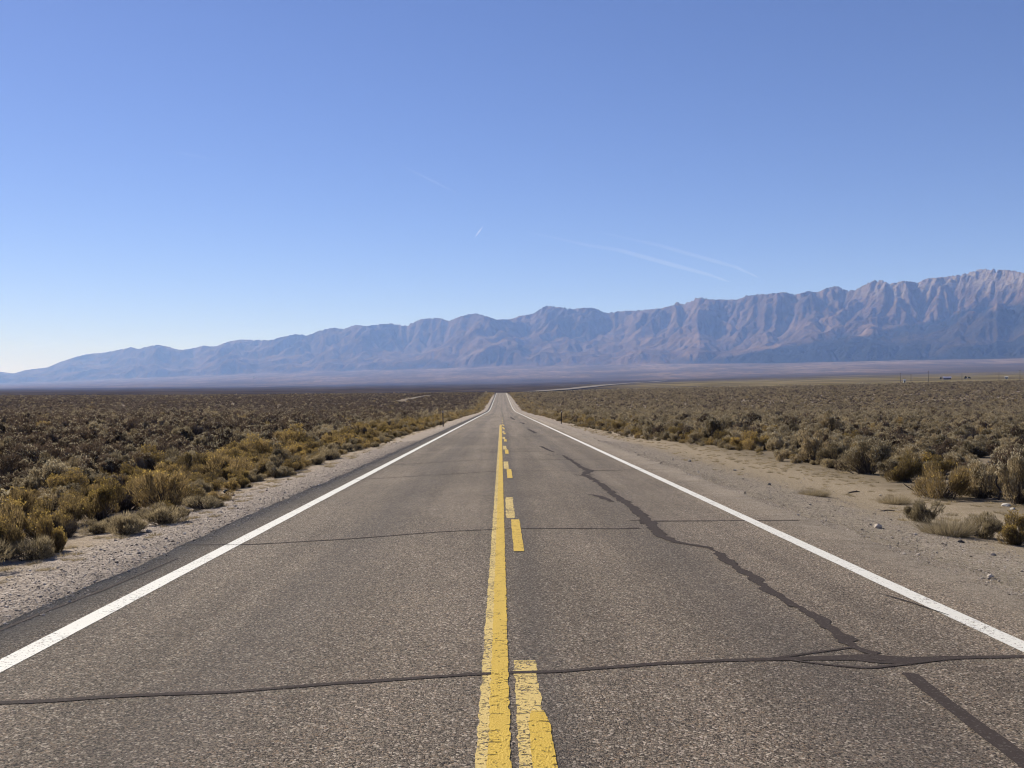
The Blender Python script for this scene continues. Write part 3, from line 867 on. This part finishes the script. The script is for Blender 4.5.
hand('sagedark', 222, 456, 40, 34, 'tall dark rounded sagebrush rising above the yellow band on the left', var=3)
HAND = np.array(HAND)
near_hand = np.zeros(n, bool)
for hx, hy in HAND:
    near_hand |= (np.abs(PTS[:, 0] - hx) < 0.5) & (np.abs(PTS[:, 1] - hy) < 0.5)
# keep the camera's side of the right sand and the little bare patch on the left open
bx, by = at(85, 541, 1.9)
near_hand |= (np.hypot(PTS[:, 0] - bx, PTS[:, 1] - by) < 0.5)
ok = ~near_hand
PTS, kind, wid, hgt, dep, dist, left, Yp, tall = [a[ok] for a in (PTS, kind, wid, hgt, dep, dist, left, Yp, tall)]
n = len(PTS)

# what shows largest becomes single things
px_ = 501 + F * PTS[:, 0] / np.maximum(Yp, 0.1)
inview = (Yp > 8) & (px_ > -25) & (px_ < 1050)
show = np.where(inview, hgt * wid / np.maximum(dist, 1) ** 2, 0)
single = np.zeros(n, bool)
for ks, lim in (((0, 1), 285), ((2,), 270), ((3,), 200), ((4,), 120)):
    c = np.where(np.isin(kind, ks))[0]
    c = c[np.argsort(-show[c])][:lim]
    single[c] = True
def describe(i):
    k = kind[i]; l = left[i]; d = dist[i]
    edge = dep[i] < 1.6
    if k == 2:
        shade = 'mustard-tipped rabbitbrush'
    elif k == 4:
        shade = 'leafless dead shrub'
    elif k == 3:
        shade = 'straw-coloured dry shrub'
    elif k == 1:
        shade = 'dark brownish sagebrush'
    else:
        shade = 'grey-green sagebrush'
    size = 'tall' if hgt[i] > 0.78 else ('low' if hgt[i] < 0.48 else 'knee-high')
    where = 'along the %s gravel edge' if edge else ('just behind the first row of bushes on the %s' if dep[i] < 4.5 else 'out in the open %s sage plain')
    where = where % ('left' if l else 'right')
    if edge and not l and d < 42: where = 'at the back of the right sand'
    band = 'nearest' if d < 24 else ('before the posts' if d < 75 else 'beyond the posts')
    lab = '%s %s %s, %s' % (size, shade, where, band)
    lab = lab.replace('just behind the first row of bushes on the', 'behind the first row on the')
    return lab
for i in np.where(single)[0]:
    lab = describe(i)
    put_plant(KINDS[kind[i]], PTS[i, 0], PTS[i, 1], wid[i], hgt[i], lab, lab.replace('sagebrush ', 'sagebrush bushes ', 1).replace('rabbitbrush ', 'rabbitbrush bushes ', 1).replace('dry shrub ', 'dry shrubs ', 1).replace('dead shrub ', 'dead shrubs ', 1))

# everything else: one mass of scrub, scattered with geometry nodes -----------------
def scatter_object(name, label, pts, protos, pidx, scl, rots, cat_kind='stuff'):
    me = bpy.data.meshes.new(name)
    me.vertices.add(len(pts)); me.vertices.foreach_set('co', np.asarray(pts, np.float32).ravel())
    me.update()
    a = me.attributes.new('pidx', 'INT', 'POINT'); a.data.foreach_set('value', np.asarray(pidx, np.int32))
    a = me.attributes.new('scl', 'FLOAT_VECTOR', 'POINT'); a.data.foreach_set('vector', np.asarray(scl, np.float32).ravel())
    a = me.attributes.new('rot', 'FLOAT_VECTOR', 'POINT'); a.data.foreach_set('vector', np.asarray(rots, np.float32).ravel())
    o = link(name, me)
    c = bpy.data.collections.new(name + '_kinds')
    for k, pm in enumerate(protos):
        c.objects.link(bpy.data.objects.new('%s_kind_%03d' % (name, k), pm))
    g = bpy.data.node_groups.new(name, 'GeometryNodeTree')
    g.interface.new_socket('Geometry', in_out='INPUT', socket_type='NodeSocketGeometry')
    g.interface.new_socket('Geometry', in_out='OUTPUT', socket_type='NodeSocketGeometry')
    gi = g.nodes.new('NodeGroupInput'); go = g.nodes.new('NodeGroupOutput')
    ci = g.nodes.new('GeometryNodeCollectionInfo'); ci.inputs[0].default_value = c
    ci.inputs['Separate Children'].default_value = True; ci.inputs['Reset Children'].default_value = True
    ip = g.nodes.new('GeometryNodeInstanceOnPoints'); ip.inputs['Pick Instance'].default_value = True
    def na(nm, ty):
        x = g.nodes.new('GeometryNodeInputNamedAttribute'); x.data_type = ty; x.inputs[0].default_value = nm
        return x.outputs['Attribute']
    er = g.nodes.new('FunctionNodeEulerToRotation')
    g.links.new(gi.outputs[0], ip.inputs['Points']); g.links.new(ci.outputs[0], ip.inputs['Instance'])
    g.links.new(na('pidx', 'INT'), ip.inputs['Instance Index'])
    g.links.new(na('rot', 'FLOAT_VECTOR'), er.inputs[0]); g.links.new(er.outputs[0], ip.inputs['Rotation'])
    g.links.new(na('scl', 'FLOAT_VECTOR'), ip.inputs['Scale'])
    g.links.new(ip.outputs[0], go.inputs[0])
    md = o.modifiers.new(name, 'NODES'); md.node_group = g
    return tag(o, label, None, None, cat_kind)
protos = []
for lod, cnt in ((1, 5), (2, 5)):
    for i, k in enumerate(KINDS[:5]):
        for s in range(cnt):
            protos.append(kind_meshes(k, 100 * i + s + 31, lod)[0])
rest = ~single
P3 = np.stack([PTS[:, 0], PTS[:, 1], tz(PTS[:, 0], PTS[:, 1]) - 0.01], -1)
lod = (dist > 130).astype(int)
pidx = lod * 25 + kind * 5 + rng.integers(0, 5, n)
grow = 1.0 + 0.35 * sstep(150, 600, dist)
scl = np.stack([wid * grow, wid * grow, hgt * grow ** 0.5 / 0.72], -1)
rot = np.stack([rng.normal(0, 0.06, n), rng.normal(0, 0.06, n), rng.uniform(0, 6.283, n)], -1)
scatter_object('sagebrush_scrub', 'sagebrush and rabbitbrush covering the whole valley floor to its far rim', P3[rest], protos, pidx[rest], scl[rest], rot[rest])
print('plants', n, 'single', single.sum())

# pebbles of the verges -----------------------------------------------------
def pebble(seed):
    r = np.random.default_rng(seed)
    import bmesh
    bm = bmesh.new(); bmesh.ops.create_icosphere(bm, subdivisions=1, radius=0.5)
    sx, sy, sz = r.uniform(0.7, 1.2), r.uniform(0.7, 1.2), r.uniform(0.45, 0.75)
    for v in bm.verts:
        f = 1 + 0.28 * (r.random() - 0.5)
        v.co = Vector((v.co.x * sx * f, v.co.y * sy * f, v.co.z * sz * f))
    me = bpy.data.meshes.new('pebble'); bm.to_mesh(me); bm.free()
    me.materials.append(M_peb)
    return me
t = NT('pebble_stone')
c_ = t.mix(t.rand(), (0.13, 0.103, 0.082), (0.54, 0.46, 0.38))
M_peb = t.color(t.mix(t.noise(20, 3, vec=t.local()), t.mix(1.0, c_, (0.8, 0.8, 0.8), 'MULTIPLY'), c_))
peb = [pebble(s) for s in range(8)]
N = 95000
yy = 3.5 + 46 * rng.random(N) ** 1.7
sd = rng.random(N) < 0.5
off = np.abs(rng.normal(0.0, 1.0, N)) * np.where(sd, 0.95, 1.6) - 0.2
xx = np.where(sd, XL - off, XR + off)
sz = np.exp(rng.normal(-4.75, 0.5, N)) * (1 + 0.9 * (rng.random(N) < 0.04))
zz = tz(xx, yy); onroad = (xx > XL - 0.12) & (xx < XR + 0.2)
zz = np.where(onroad, np.maximum(zz, zroad(xx, yy)), zz) + sz * 0.12
scatter_object('gravel', 'loose grey and pale pebbles strewn along both verges', np.stack([xx, yy, zz], -1), peb, rng.integers(0, 8, N), np.repeat(sz[:, None], 3, 1), np.stack([rng.normal(0, .3, N), rng.normal(0, .3, N), rng.uniform(0, 6.28, N)], -1))
# thin dead grass and litter on the sand
sprig = [kind_meshes('tuft', 700 + s, 2)[0] for s in range(4)]
N = 1300
yy = 8 + 85 * rng.random(N) ** 1.3
sd = rng.random(N) < 0.3
xx = np.where(sd, edge_left(yy) + rng.uniform(-0.6, 0.7, N), edge_right(yy) - np.abs(rng.normal(0, 1.5, N)))
m = (xx < XL - 0.5) | (xx > XR + 0.9)
xx, yy = xx[m], yy[m]; N = len(xx)
sz = rng.uniform(0.05, 0.2, N)
scatter_object('dry_grass', 'sparse dead grass sprigs on the sandy verges', np.stack([xx, yy, tz(xx, yy)], -1), sprig, rng.integers(0, 4, N), np.stack([sz * 1.3, sz * 1.3, sz * 0.8], -1), np.stack([0 * xx, 0 * xx, rng.uniform(0, 6.28, N)], -1))
# ------------------------------------------------------------------ small and distant things
def tube_np(pts, rad, seg=6):
    """tapered tube along points; rad per point"""
    P = np.array(pts, float); n = len(P)
    T = np.gradient(P, axis=0); T /= np.linalg.norm(T, axis=1, keepdims=True) + 1e-9
    up = np.array([0, 0, 1.0]) if abs(T[0][2]) < 0.9 else np.array([1.0, 0, 0])
    U = np.cross(T, up); U /= np.linalg.norm(U, axis=1, keepdims=True) + 1e-9
    W = np.cross(T, U)
    V = []
    for i in range(n):
        for k in range(seg):
            th = 2 * math.pi * k / seg
            V.append(P[i] + (U[i] * math.cos(th) + W[i] * math.sin(th)) * rad[i])
    f = [(i * seg + k, i * seg + (k + 1) % seg, (i + 1) * seg + (k + 1) % seg, (i + 1) * seg + k) for i in range(n - 1) for k in range(seg)]
    V += [P[0], P[-1]]; a, b = n * seg, n * seg + 1
    f3 = [(a, (k + 1) % seg, k) for k in range(seg)] + [(b, (n - 1) * seg + k, (n - 1) * seg + (k + 1) % seg) for k in range(seg)]
    return V, f, f3
def tubes(name, chains, mat, parent=None, smooth=True):
    V = []; Fs = []
    for pts, rad in chains:
        v, f, f3 = tube_np(pts, rad); o = len(V)
        V += [tuple(x) for x in v]; Fs += [tuple(i + o for i in q) for q in f] + [tuple(i + o for i in q) for q in f3]
    me = bpy.data.meshes.new(name); me.from_pydata(V, [], Fs); me.update()
    if smooth: me.polygons.foreach_set('use_smooth', np.ones(len(me.polygons), bool))
    return link(name, me, parent, [mat])
def boxes(name, bs, mat, parent=None, bev=0.0):
    V = []; Fs = []
    for x0, x1, y0, y1, z0, z1 in bs:
        o = len(V)
        V += [(x, y, z) for z in (z0, z1) for y in (y0, y1) for x in (x0, x1)]
        Fs += [tuple(i + o for i in q) for q in ((0, 2, 3, 1), (4, 5, 7, 6), (0, 1, 5, 4), (2, 6, 7, 3), (0, 4, 6, 2), (1, 3, 7, 5))]
    me = bpy.data.meshes.new(name); me.from_pydata(V, [], Fs); me.update()
    o = link(name, me, parent, [mat])
    if bev:
        m = o.modifiers.new('bevel', 'BEVEL'); m.width = bev; m.segments = 2
    return o
def empty(name, loc, rz=0.0):
    e = bpy.data.objects.new(name, None); COL.objects.link(e); e.location = loc; e.rotation_euler = (0, 0, rz); e.empty_display_size = 0.3
    return e
M_steel = plain('weathered_brown_steel', (0.11, 0.09, 0.08), 0.6, 0.4)
M_steeldk = plain('dark_brown_steel', (0.04, 0.033, 0.03), 0.7, 0.2)
M_reflect = plain('white_reflector', (0.62, 0.62, 0.60), 0.25, 0.5)
M_wood = plain('grey_pole_wood', (0.085, 0.068, 0.055), 0.9)
M_dead = plain('bleached_dead_wood', (0.20, 0.165, 0.135), 0.9)
M_deaddk = plain('dark_dead_wood', (0.060, 0.046, 0.038), 0.9)
M_stonew = plain('white_limestone', (0.36, 0.33, 0.29), 0.9)
M_stoneg = plain('grey_field_stone', (0.21, 0.185, 0.165), 0.9)
M_stoned = plain('dark_basalt_stone', (0.055, 0.048, 0.045), 0.9)
M_rubber = plain('tyre_rubber', (0.022, 0.021, 0.021), 0.7)

def marker(x, y, h, tilt, rz, label, m):
    e = empty('delineator_post', (x, y, float(tz(x, y)) - 0.02), rz)
    e.rotation_euler = (tilt[0], tilt[1], rz)
    tag(e, label, 'marker post', 'marker posts along the highway')
    boxes('post', [(-0.045, 0.045, 0.0, 0.006, -0.3, h), (-0.045, -0.039, -0.04, -0.001, -0.3, h), (0.039, 0.045, -0.04, -0.001, -0.3, h)], m, e)
    boxes('reflector_plate', [(-0.055, 0.055, -0.058, -0.047, h - 0.20, h + 0.02)], M_steel, e, 0.004)
    me = bpy.data.meshes.new('reflector')
    n = 20; V = []; Fs = []
    for zz_ in (-0.060, -0.070):
        V += [(0.042 * math.cos(2 * math.pi * k / n), zz_, h - 0.09 + 0.042 * math.sin(2 * math.pi * k / n)) for k in range(n)]
    Fs = [tuple(range(n)), tuple(range(2 * n - 1, n - 1, -1))] + [(k, k + n, (k + 1) % n + n, (k + 1) % n) for k in range(n)]
    me.from_pydata(V, [], Fs); me.update(); link('reflector', me, e, [M_reflect])
    return e
marker(-4.85, 84, 1.34, (0.0, R(-1.5)), R(4), 'thin dark steel marker post on the left gravel verge', M_steel)
marker(5.85, 97, 1.30, (0, R(0.8)), R(-3), 'dark steel marker post with a reflector on the right verge', M_steeldk)

def rock_mesh(seed, sx, sy, sz):
    import bmesh
    r = random.Random(seed)
    bm = bmesh.new(); bmesh.ops.create_icosphere(bm, subdivisions=3, radius=0.5)
    cuts = [(Vector((r.uniform(-1, 1), r.uniform(-1, 1), r.uniform(-.4, 1))).normalized(), r.uniform(0.27, 0.42)) for _ in range(9)]
    for v in bm.verts:
        for nrm, d in cuts:
            k = v.co.dot(nrm) - d
            if k > 0: v.co -= nrm * k * 0.9
        v.co += v.co.normalized() * r.uniform(-0.012, 0.012)
        v.co = Vector((v.co.x * sx, v.co.y * sy, v.co.z * sz))
    me = bpy.data.meshes.new('stone'); bm.to_mesh(me); bm.free()
    return me
def rock(px, row, sx, sy, sz, mat, label, seed, group=None, h=1.90):
    x, y = at(px, row, h)
    o = link('stone', rock_mesh(seed, sx, sy, sz), None, [mat])
    o.location = (x, y, float(tz(x, y)) + sz * 0.18); o.rotation_euler = (0, 0, seed * 1.3)
    return tag(o, label, 'stone', group)
rock(957, 536.5, 0.26, 0.15, 0.12, M_stonew, 'flat white stone at the foot of the broad straw-coloured clump', 1)
rock(1008, 502, 0.22, 0.16, 0.10, M_stonew, 'pale stone at the base of the dead snag', 2)
rock(1015, 505, 0.14, 0.11, 0.06, M_stonew, 'smaller pale stone just right of the one at the snag base', 3)
rock(770, 487, 0.12, 0.10, 0.08, M_stoned, 'single dark stone on the gravel behind the white edge line', 4)
rock(963, 546, 0.10, 0.08, 0.06, M_stoned, 'small dark stone on the gravel in front of the white stone', 5)
rock(925, 531, 0.2, 0.14, 0.07, M_stonew, 'thin white stone lying left of the broad straw-coloured clump', 6)
rock(996, 561, 0.08, 0.07, 0.05, M_stoneg, 'small grey stone nearest the camera on the right gravel', 7)
rock(690, 463, 0.16, 0.13, 0.10, M_stoneg, 'grey stone at the paving edge where the right sand begins', 8)
rock(735, 470, 0.13, 0.10, 0.08, M_stoneg, 'grey stone on the right sand short of the open patch', 9)
def stick(px, row, chains, mat, label, name='stick', cat='stick', h=1.90):
    x, y = at(px, row, h)
    o = tubes(name, chains, mat); o.location = (x, y, float(tz(x, y)) + 0.015)
    return tag(o, label, cat)
stick(855, 489.5, [([(-.13, 0, .0), (-.04, .03, .02), (.06, .01, .035), (.13, -.02, .03)], [.012, .018, .02, .008]), ([(.04, .01, .03), (.09, .05, .06)], [.012, .005])], M_deaddk, 'dark crooked stick alone in the middle of the right sand')
stick(909, 486, [([(-.10, .05, .16), (-.02, .0, .08), (.10, -.03, .0)], [.006, .012, .015])], M_deaddk, 'dark stick leaning up from the sand before the bushes')
stick(889, 510, [([(-.14, 0, .0), (0, .02, .015), (.14, .03, .01)], [.008, .013, .007]), ([(-.02, .02, .01), (.05, -.06, .015)], [.008, .005])], M_deaddk, 'flat dark twig lying left of the round tan bush')
stick(827, 457, [([(-.35, 0, .02), (-.1, .05, .16), (.1, .1, .28)], [.03, .035, .012]), ([(-.05, .05, .05), (.2, 0, .14), (.36, .05, .1)], [.03, .025, .01]), ([(.02, .05, .16), (.05, -.1, .34)], [.018, .006])], M_dead, 'bleached heap of dead branches at the back of the right sand', 'dead_branch', 'dead branch')
stick(229, 496, [([(.08 * math.cos(a), .05 * math.sin(a), .05 + .045 * math.sin(a * .7)) for a in np.linspace(0.3, 4.6, 9)], [.012] + [.022] * 7 + [.01])], M_rubber, 'small curled scrap of black rubber on the left gravel', 'rubber_scrap', 'scrap')
# dead snag
x, y = at(1000, 496, 1.9)
e = empty('dead_snag', (x, y, float(tz(x, y))))
tag(e, 'crooked dark dead snag standing among the bushes at right', 'dead shrub')
tubes('trunk', [([(0, 0, -.08), (.035, 0, .08), (.075, .02, .16), (.06, .02, .22), (.0, .03, .30), (-.025, .02, .40), (.0, .02, .47), (-.005, .0, .60), (.025, .02, .68), (.015, .02, .84)], [.022, .021, .020, .018, .017, .018, .015, .012, .010, .005])], M_deaddk, e)
tubes('branch', [([(0, .02, .45), (.06, 0, .52), (.12, .02, .56)], [.014, .010, .004])], M_deaddk, e)
tubes('branch', [([(.045, .01, .16), (.10, -.02, .18), (.17, .0, .12), (.24, .02, .05)], [.02, .016, .012, .008])], M_dead, e)
tubes('branch', [([(.0, .0, .0), (-.12, -.03, .03), (-.25, .0, .02)], [.018, .012, .006])], M_dead, e)
tubes('branch', [([(.005, 0, .62), (-.05, .01, .70), (-.07, .0, .78)], [.012, .008, .004])], M_deaddk, e)

# far utility line
def far_at(px, r):
    a = math.atan((px - 512) / F) + math.atan(0.011)
    return r * math.sin(a), r * math.cos(a)
def pole(px, r, hgt, label, arms=1):
    x, y = far_at(px, r)
    e = empty('utility_pole', (x, y, float(tz(x, y))), R(-25))
    tag(e, label, 'utility pole', 'utility poles across the plain')
    tubes('pole_shaft', [([(0, 0, -1), (0, 0, hgt * .5), (0, 0, hgt)], [.22, .19, .14])], M_wood, e)
    for k in range(arms):
        zz_ = hgt - 0.5 - 1.0 * k
        boxes('crossarm', [(-1.25, 1.25, -0.28, -0.16, zz_ - .07, zz_ + .07)], M_wood, e)
        tubes('insulator', [([(xx_, -.22, zz_ + .07), (xx_, -.22, zz_ + .25)], [.05, .04]) for xx_ in (-1.1, -.45, .45, 1.1)], M_reflect, e)
    return e
pole(928.5, 960, 10.5, 'tallest utility pole, standing clear of the white hut on its right', 2)
pole(900.5, 1010, 9.5, 'utility pole just left of the tiny white hut')
pole(911, 1020, 8.0, 'short utility pole just right of the tiny white hut')
pole(962, 1060, 8.5, 'utility pole to the right of the low ranch house')
pole(999, 1100, 8.0, 'second utility pole from the right edge of the photo')
pole(1020, 1000, 9.0, 'utility pole nearest the right edge of the photo')

M_wallw = plain('whitewashed_boards', (0.40, 0.39, 0.37), 0.8)
M_wallb = plain('brown_ranch_wall', (0.16, 0.115, 0.10), 0.85)
M_roof = plain('pale_mauve_metal_roof', (0.22, 0.20, 0.25), 0.45, 0.5)
M_dark = plain('dark_opening', (0.03, 0.028, 0.028), 0.4)
def house(px, r, wd, dp, eave, ridge, rz, label, mw, mr, name, cat, wins=3, door=True):
    x, y = far_at(px, r)
    e = empty(name, (x, y, float(tz(x, y))), rz)
    tag(e, label, cat)
    V = [(-wd / 2, -dp / 2, -1), (wd / 2, -dp / 2, -1), (wd / 2, dp / 2, -1), (-wd / 2, dp / 2, -1), (-wd / 2, -dp / 2, eave), (wd / 2, -dp / 2, eave), (wd / 2, dp / 2, eave), (-wd / 2, dp / 2, eave), (-wd / 2, 0, ridge - .08), (wd / 2, 0, ridge - .08)]
    Fs = [(0, 1, 5, 4), (2, 3, 7, 6), (1, 2, 6, 9, 5), (3, 0, 4, 8, 7), (4, 5, 9, 8), (6, 7, 8, 9)]
    me = bpy.data.meshes.new('wall'); me.from_pydata(V, [], Fs); me.update(); link('wall', me, e, [mw])
    o = .4; s = (ridge - eave) / (dp / 2)
    V = []; 
    for dz in (0.0, .16):
        V += [(-wd / 2 - o, -dp / 2 - o, eave - s * o + dz), (wd / 2 + o, -dp / 2 - o, eave - s * o + dz), (wd / 2 + o, 0, ridge + dz), (-wd / 2 - o, 0, ridge + dz), (wd / 2 + o, dp / 2 + o, eave - s * o + dz), (-wd / 2 - o, dp / 2 + o, eave - s * o + dz)]
    Fs = [(0, 3, 2, 1), (3, 5, 4, 2), (6, 7, 8, 9), (9, 8, 10, 11), (0, 1, 7, 6), (4, 5, 11, 10), (1, 2, 8, 7), (2, 4, 10, 8), (0, 6, 9, 3), (3, 9, 11, 5)]
    me = bpy.data.meshes.new('roof'); me.from_pydata(V, [], Fs); me.update(); link('roof', me, e, [mr])
    if door:
        boxes('door', [(-.5, .5, -dp / 2 - .05, -dp / 2 + .01, 0, 2.05)], M_dark, e)
    for k in range(wins):
        xx_ = (-0.36 + 0.72 * k / max(1, wins - 1)) * wd
        if abs(xx_) < 1.1: xx_ = 1.9
        boxes('window', [(xx_ - .6, xx_ + .6, -dp / 2 - .05, -dp / 2 + .01, 1.0, min(eave - .3, 2.2))], M_dark, e)
    return e
house(947, 1465, 9.6, 6, 2.3, 3.9, R(-20), 'low ranch house with a pale mauve roof far across the right meadow', M_wallb, M_roof, 'ranch_house', 'house')
house(904.4, 985, 1.8, 1.8, 2.4, 3.2, R(-15), 'tiny white hut among the utility poles on the right', M_wallw, M_wallw, 'white_hut', 'hut', 0, True)
house(1006.5, 1350, 3.4, 2.4, 1.9, 2.5, R(-25), 'small white trailer shed beyond the poles at the right edge', M_wallw, M_wallw, 'white_shed', 'shed', 2, True)
house(254, 15500, 34, 20, 9, 14, R(20), 'lone white barn far off at the foot of the left mountains', M_wallw, M_wallw, 'white_barn', 'barn', 3, True)

M_treefol = leaf_mat('dark_juniper_leaf', (0.018, 0.022, 0.013), (0.055, 0.06, 0.035), 0.2, 0.1)
def far_tree(px, r, hgt, wd, label, seed):
    x, y = far_at(px, r)
    e = empty('windbreak_tree', (x, y, float(tz(x, y))))
    tag(e, label, 'tree', 'windbreak trees by the ranch')
    tubes('trunk', [([(0, 0, -.5), (.05, 0, hgt * .4), (.1, .05, hgt * .8)], [.25, .18, .06])], M_wood, e)
    lf, _, _ = make_shrub(seed, wd / 2, hgt * 0.85, 2600, 0, 0.55, 0.22, 0.4, 12)
    v = lf[0].copy(); v[:, 2] += hgt * 0.12
    link('crown', arr_mesh('crown', [(v, lf[1], lf[2])], [M_treefol]), e)
    return e
far_tree(965.5, 1480, 3.4, 4.6, 'dark rounded tree right of the ranch house, left of its pair', 901)
far_tree(969.5, 1500, 2.8, 4.2, 'dark low tree right of the ranch house, right of its pair', 902)
far_tree(941, 1500, 3.0, 3.6, 'small dark tree at the left end of the ranch house', 903)

# pale strips beyond: the highway's cleared right of way bending off, and a track
def drape(name, pts, width, mat, lift, label):
    P = np.array(pts, float)
    seg = np.hypot(np.diff(P[:, 0]), np.diff(P[:, 1])); s = np.concatenate([[0], np.cumsum(seg)])
    n = int(s[-1] / (width * 0.5)) + 2; u = np.linspace(0, s[-1], n)
    def sm(q):
        v = np.interp(u, s, q); k = np.ones(9) / 9
        return np.convolve(np.pad(v, 4, mode='edge'), k, 'valid')
    x = sm(P[:, 0]); y = sm(P[:, 1])
    tx = np.gradient(x); ty = np.gradient(y); l = np.hypot(tx, ty) + 1e-9
    wv = width * (0.5 + 0.25 * (fbm(u / (width * 4), u * 0, 3, 5) - 0.5))
    rows = [np.stack([x - ty / l * wv * k, y + tx / l * wv * k], -1) for k in (1, .5, 0, -.5, -1)]
    v2 = np.stack(rows, 1).reshape(-1, 2)
    v = np.column_stack([v2, tz(v2[:, 0], v2[:, 1]) + lift])
    f = grid_faces(n, 5)
    q = v[f[0]]
    if np.cross(q[1] - q[0], q[2] - q[1])[2] < 0: f = f[:, ::-1]
    return tag(link(name, mesh_np(name, v, f), None, [mat]), label, kind='structure')
t = NT('pale_valley_dirt'); M_dirt = t.color(t.mix(t.noise(0.05, 5), (0.075, 0.058, 0.040), (0.150, 0.118, 0.082)))
drape('dirt_road', [far_at(p, r) for p, r in ((520, 1050), (542, 1180), (587, 1680), (632, 2750), (664, 3800))], 30, M_dirt, 1.2, 'pale dirt strip bending off to the right across the valley')
drape('dirt_track', [(-42, 440), (-45, 540), (-45, 660)], 1.2, M_dirt, 0.12, 'short pale track through the left sagebrush')

# contrails ------------------------------------------------------------------
def contrail(pix, alt, w0, dens, label):
    P = []
    for px, row in pix:
        a = math.atan((px - 512) / F) + math.atan(0.011)
        c = F / math.hypot(F, px - 512)
        d = (alt - EYE) * 1000.0 / (390 - row) / c
        P.append((d * math.sin(a), d * math.cos(a), alt))
    P = np.array(P); n = 60
    s = np.concatenate([[0], np.cumsum(np.linalg.norm(np.diff(P, axis=0), axis=1))]); u = np.linspace(0, s[-1], n)
    Q = np.stack([np.interp(u, s, P[:, k]) for k in range(3)], -1)
    q = np.linspace(0, 1, n)
    dist_ = np.linalg.norm(Q, axis=1)
    wd = w0 * dist_ / 1000 * (0.25 + 0.75 * np.sin(np.pi * np.clip(q, 0.02, 0.98)) ** 0.6) * (0.8 + 0.5 * fbm(q * 14, q * 0, 3, 17))
    me = bpy.data.meshes.new('contrail')
    v, f, f3 = tube_np(Q, wd, 8)
    me.from_pydata([tuple(x) for x in v], [], f + f3); me.update()
    m = bpy.data.materials.new('contrail_ice'); m.use_nodes = True
    nn = m.node_tree.nodes; nn.clear()
    out = nn.new('ShaderNodeOutputMaterial'); pv = nn.new('ShaderNodeVolumePrincipled')
    pv.inputs['Color'].default_value = (1, 1, 1, 1); pv.inputs['Density'].default_value = dens; pv.inputs['Anisotropy'].default_value = 0.3
    m.node_tree.links.new(pv.outputs[0], out.inputs['Volume'])
    return tag(link('contrail', me, None, [m]), label, 'contrail', None)
contrail([(529, 232), (587, 245), (619, 250), (666, 263), (709, 274.6), (730, 282)], 4200, 2.2, 0.0002, 'longest faint contrail sloping down to the right above the mountains')
contrail([(595, 231), (658, 245), (697, 256), (736, 267), (760, 278)], 4200, 1.9, 0.00018, 'faint contrail above and right of the longest one')
contrail([(398, 164), (431, 180), (459, 194)], 5200, 1.3, 0.0002, 'barely visible contrail high in the middle of the sky')
contrail([(475, 237), (483, 226)], 4600, 0.8, 0.0009, 'shortest contrail, a bright upright dash in the middle of the sky')
contrail([(165, 150), (192, 155), (218, 160)], 5200, 1.3, 0.0002, 'short faint contrail high in the left half of the sky')
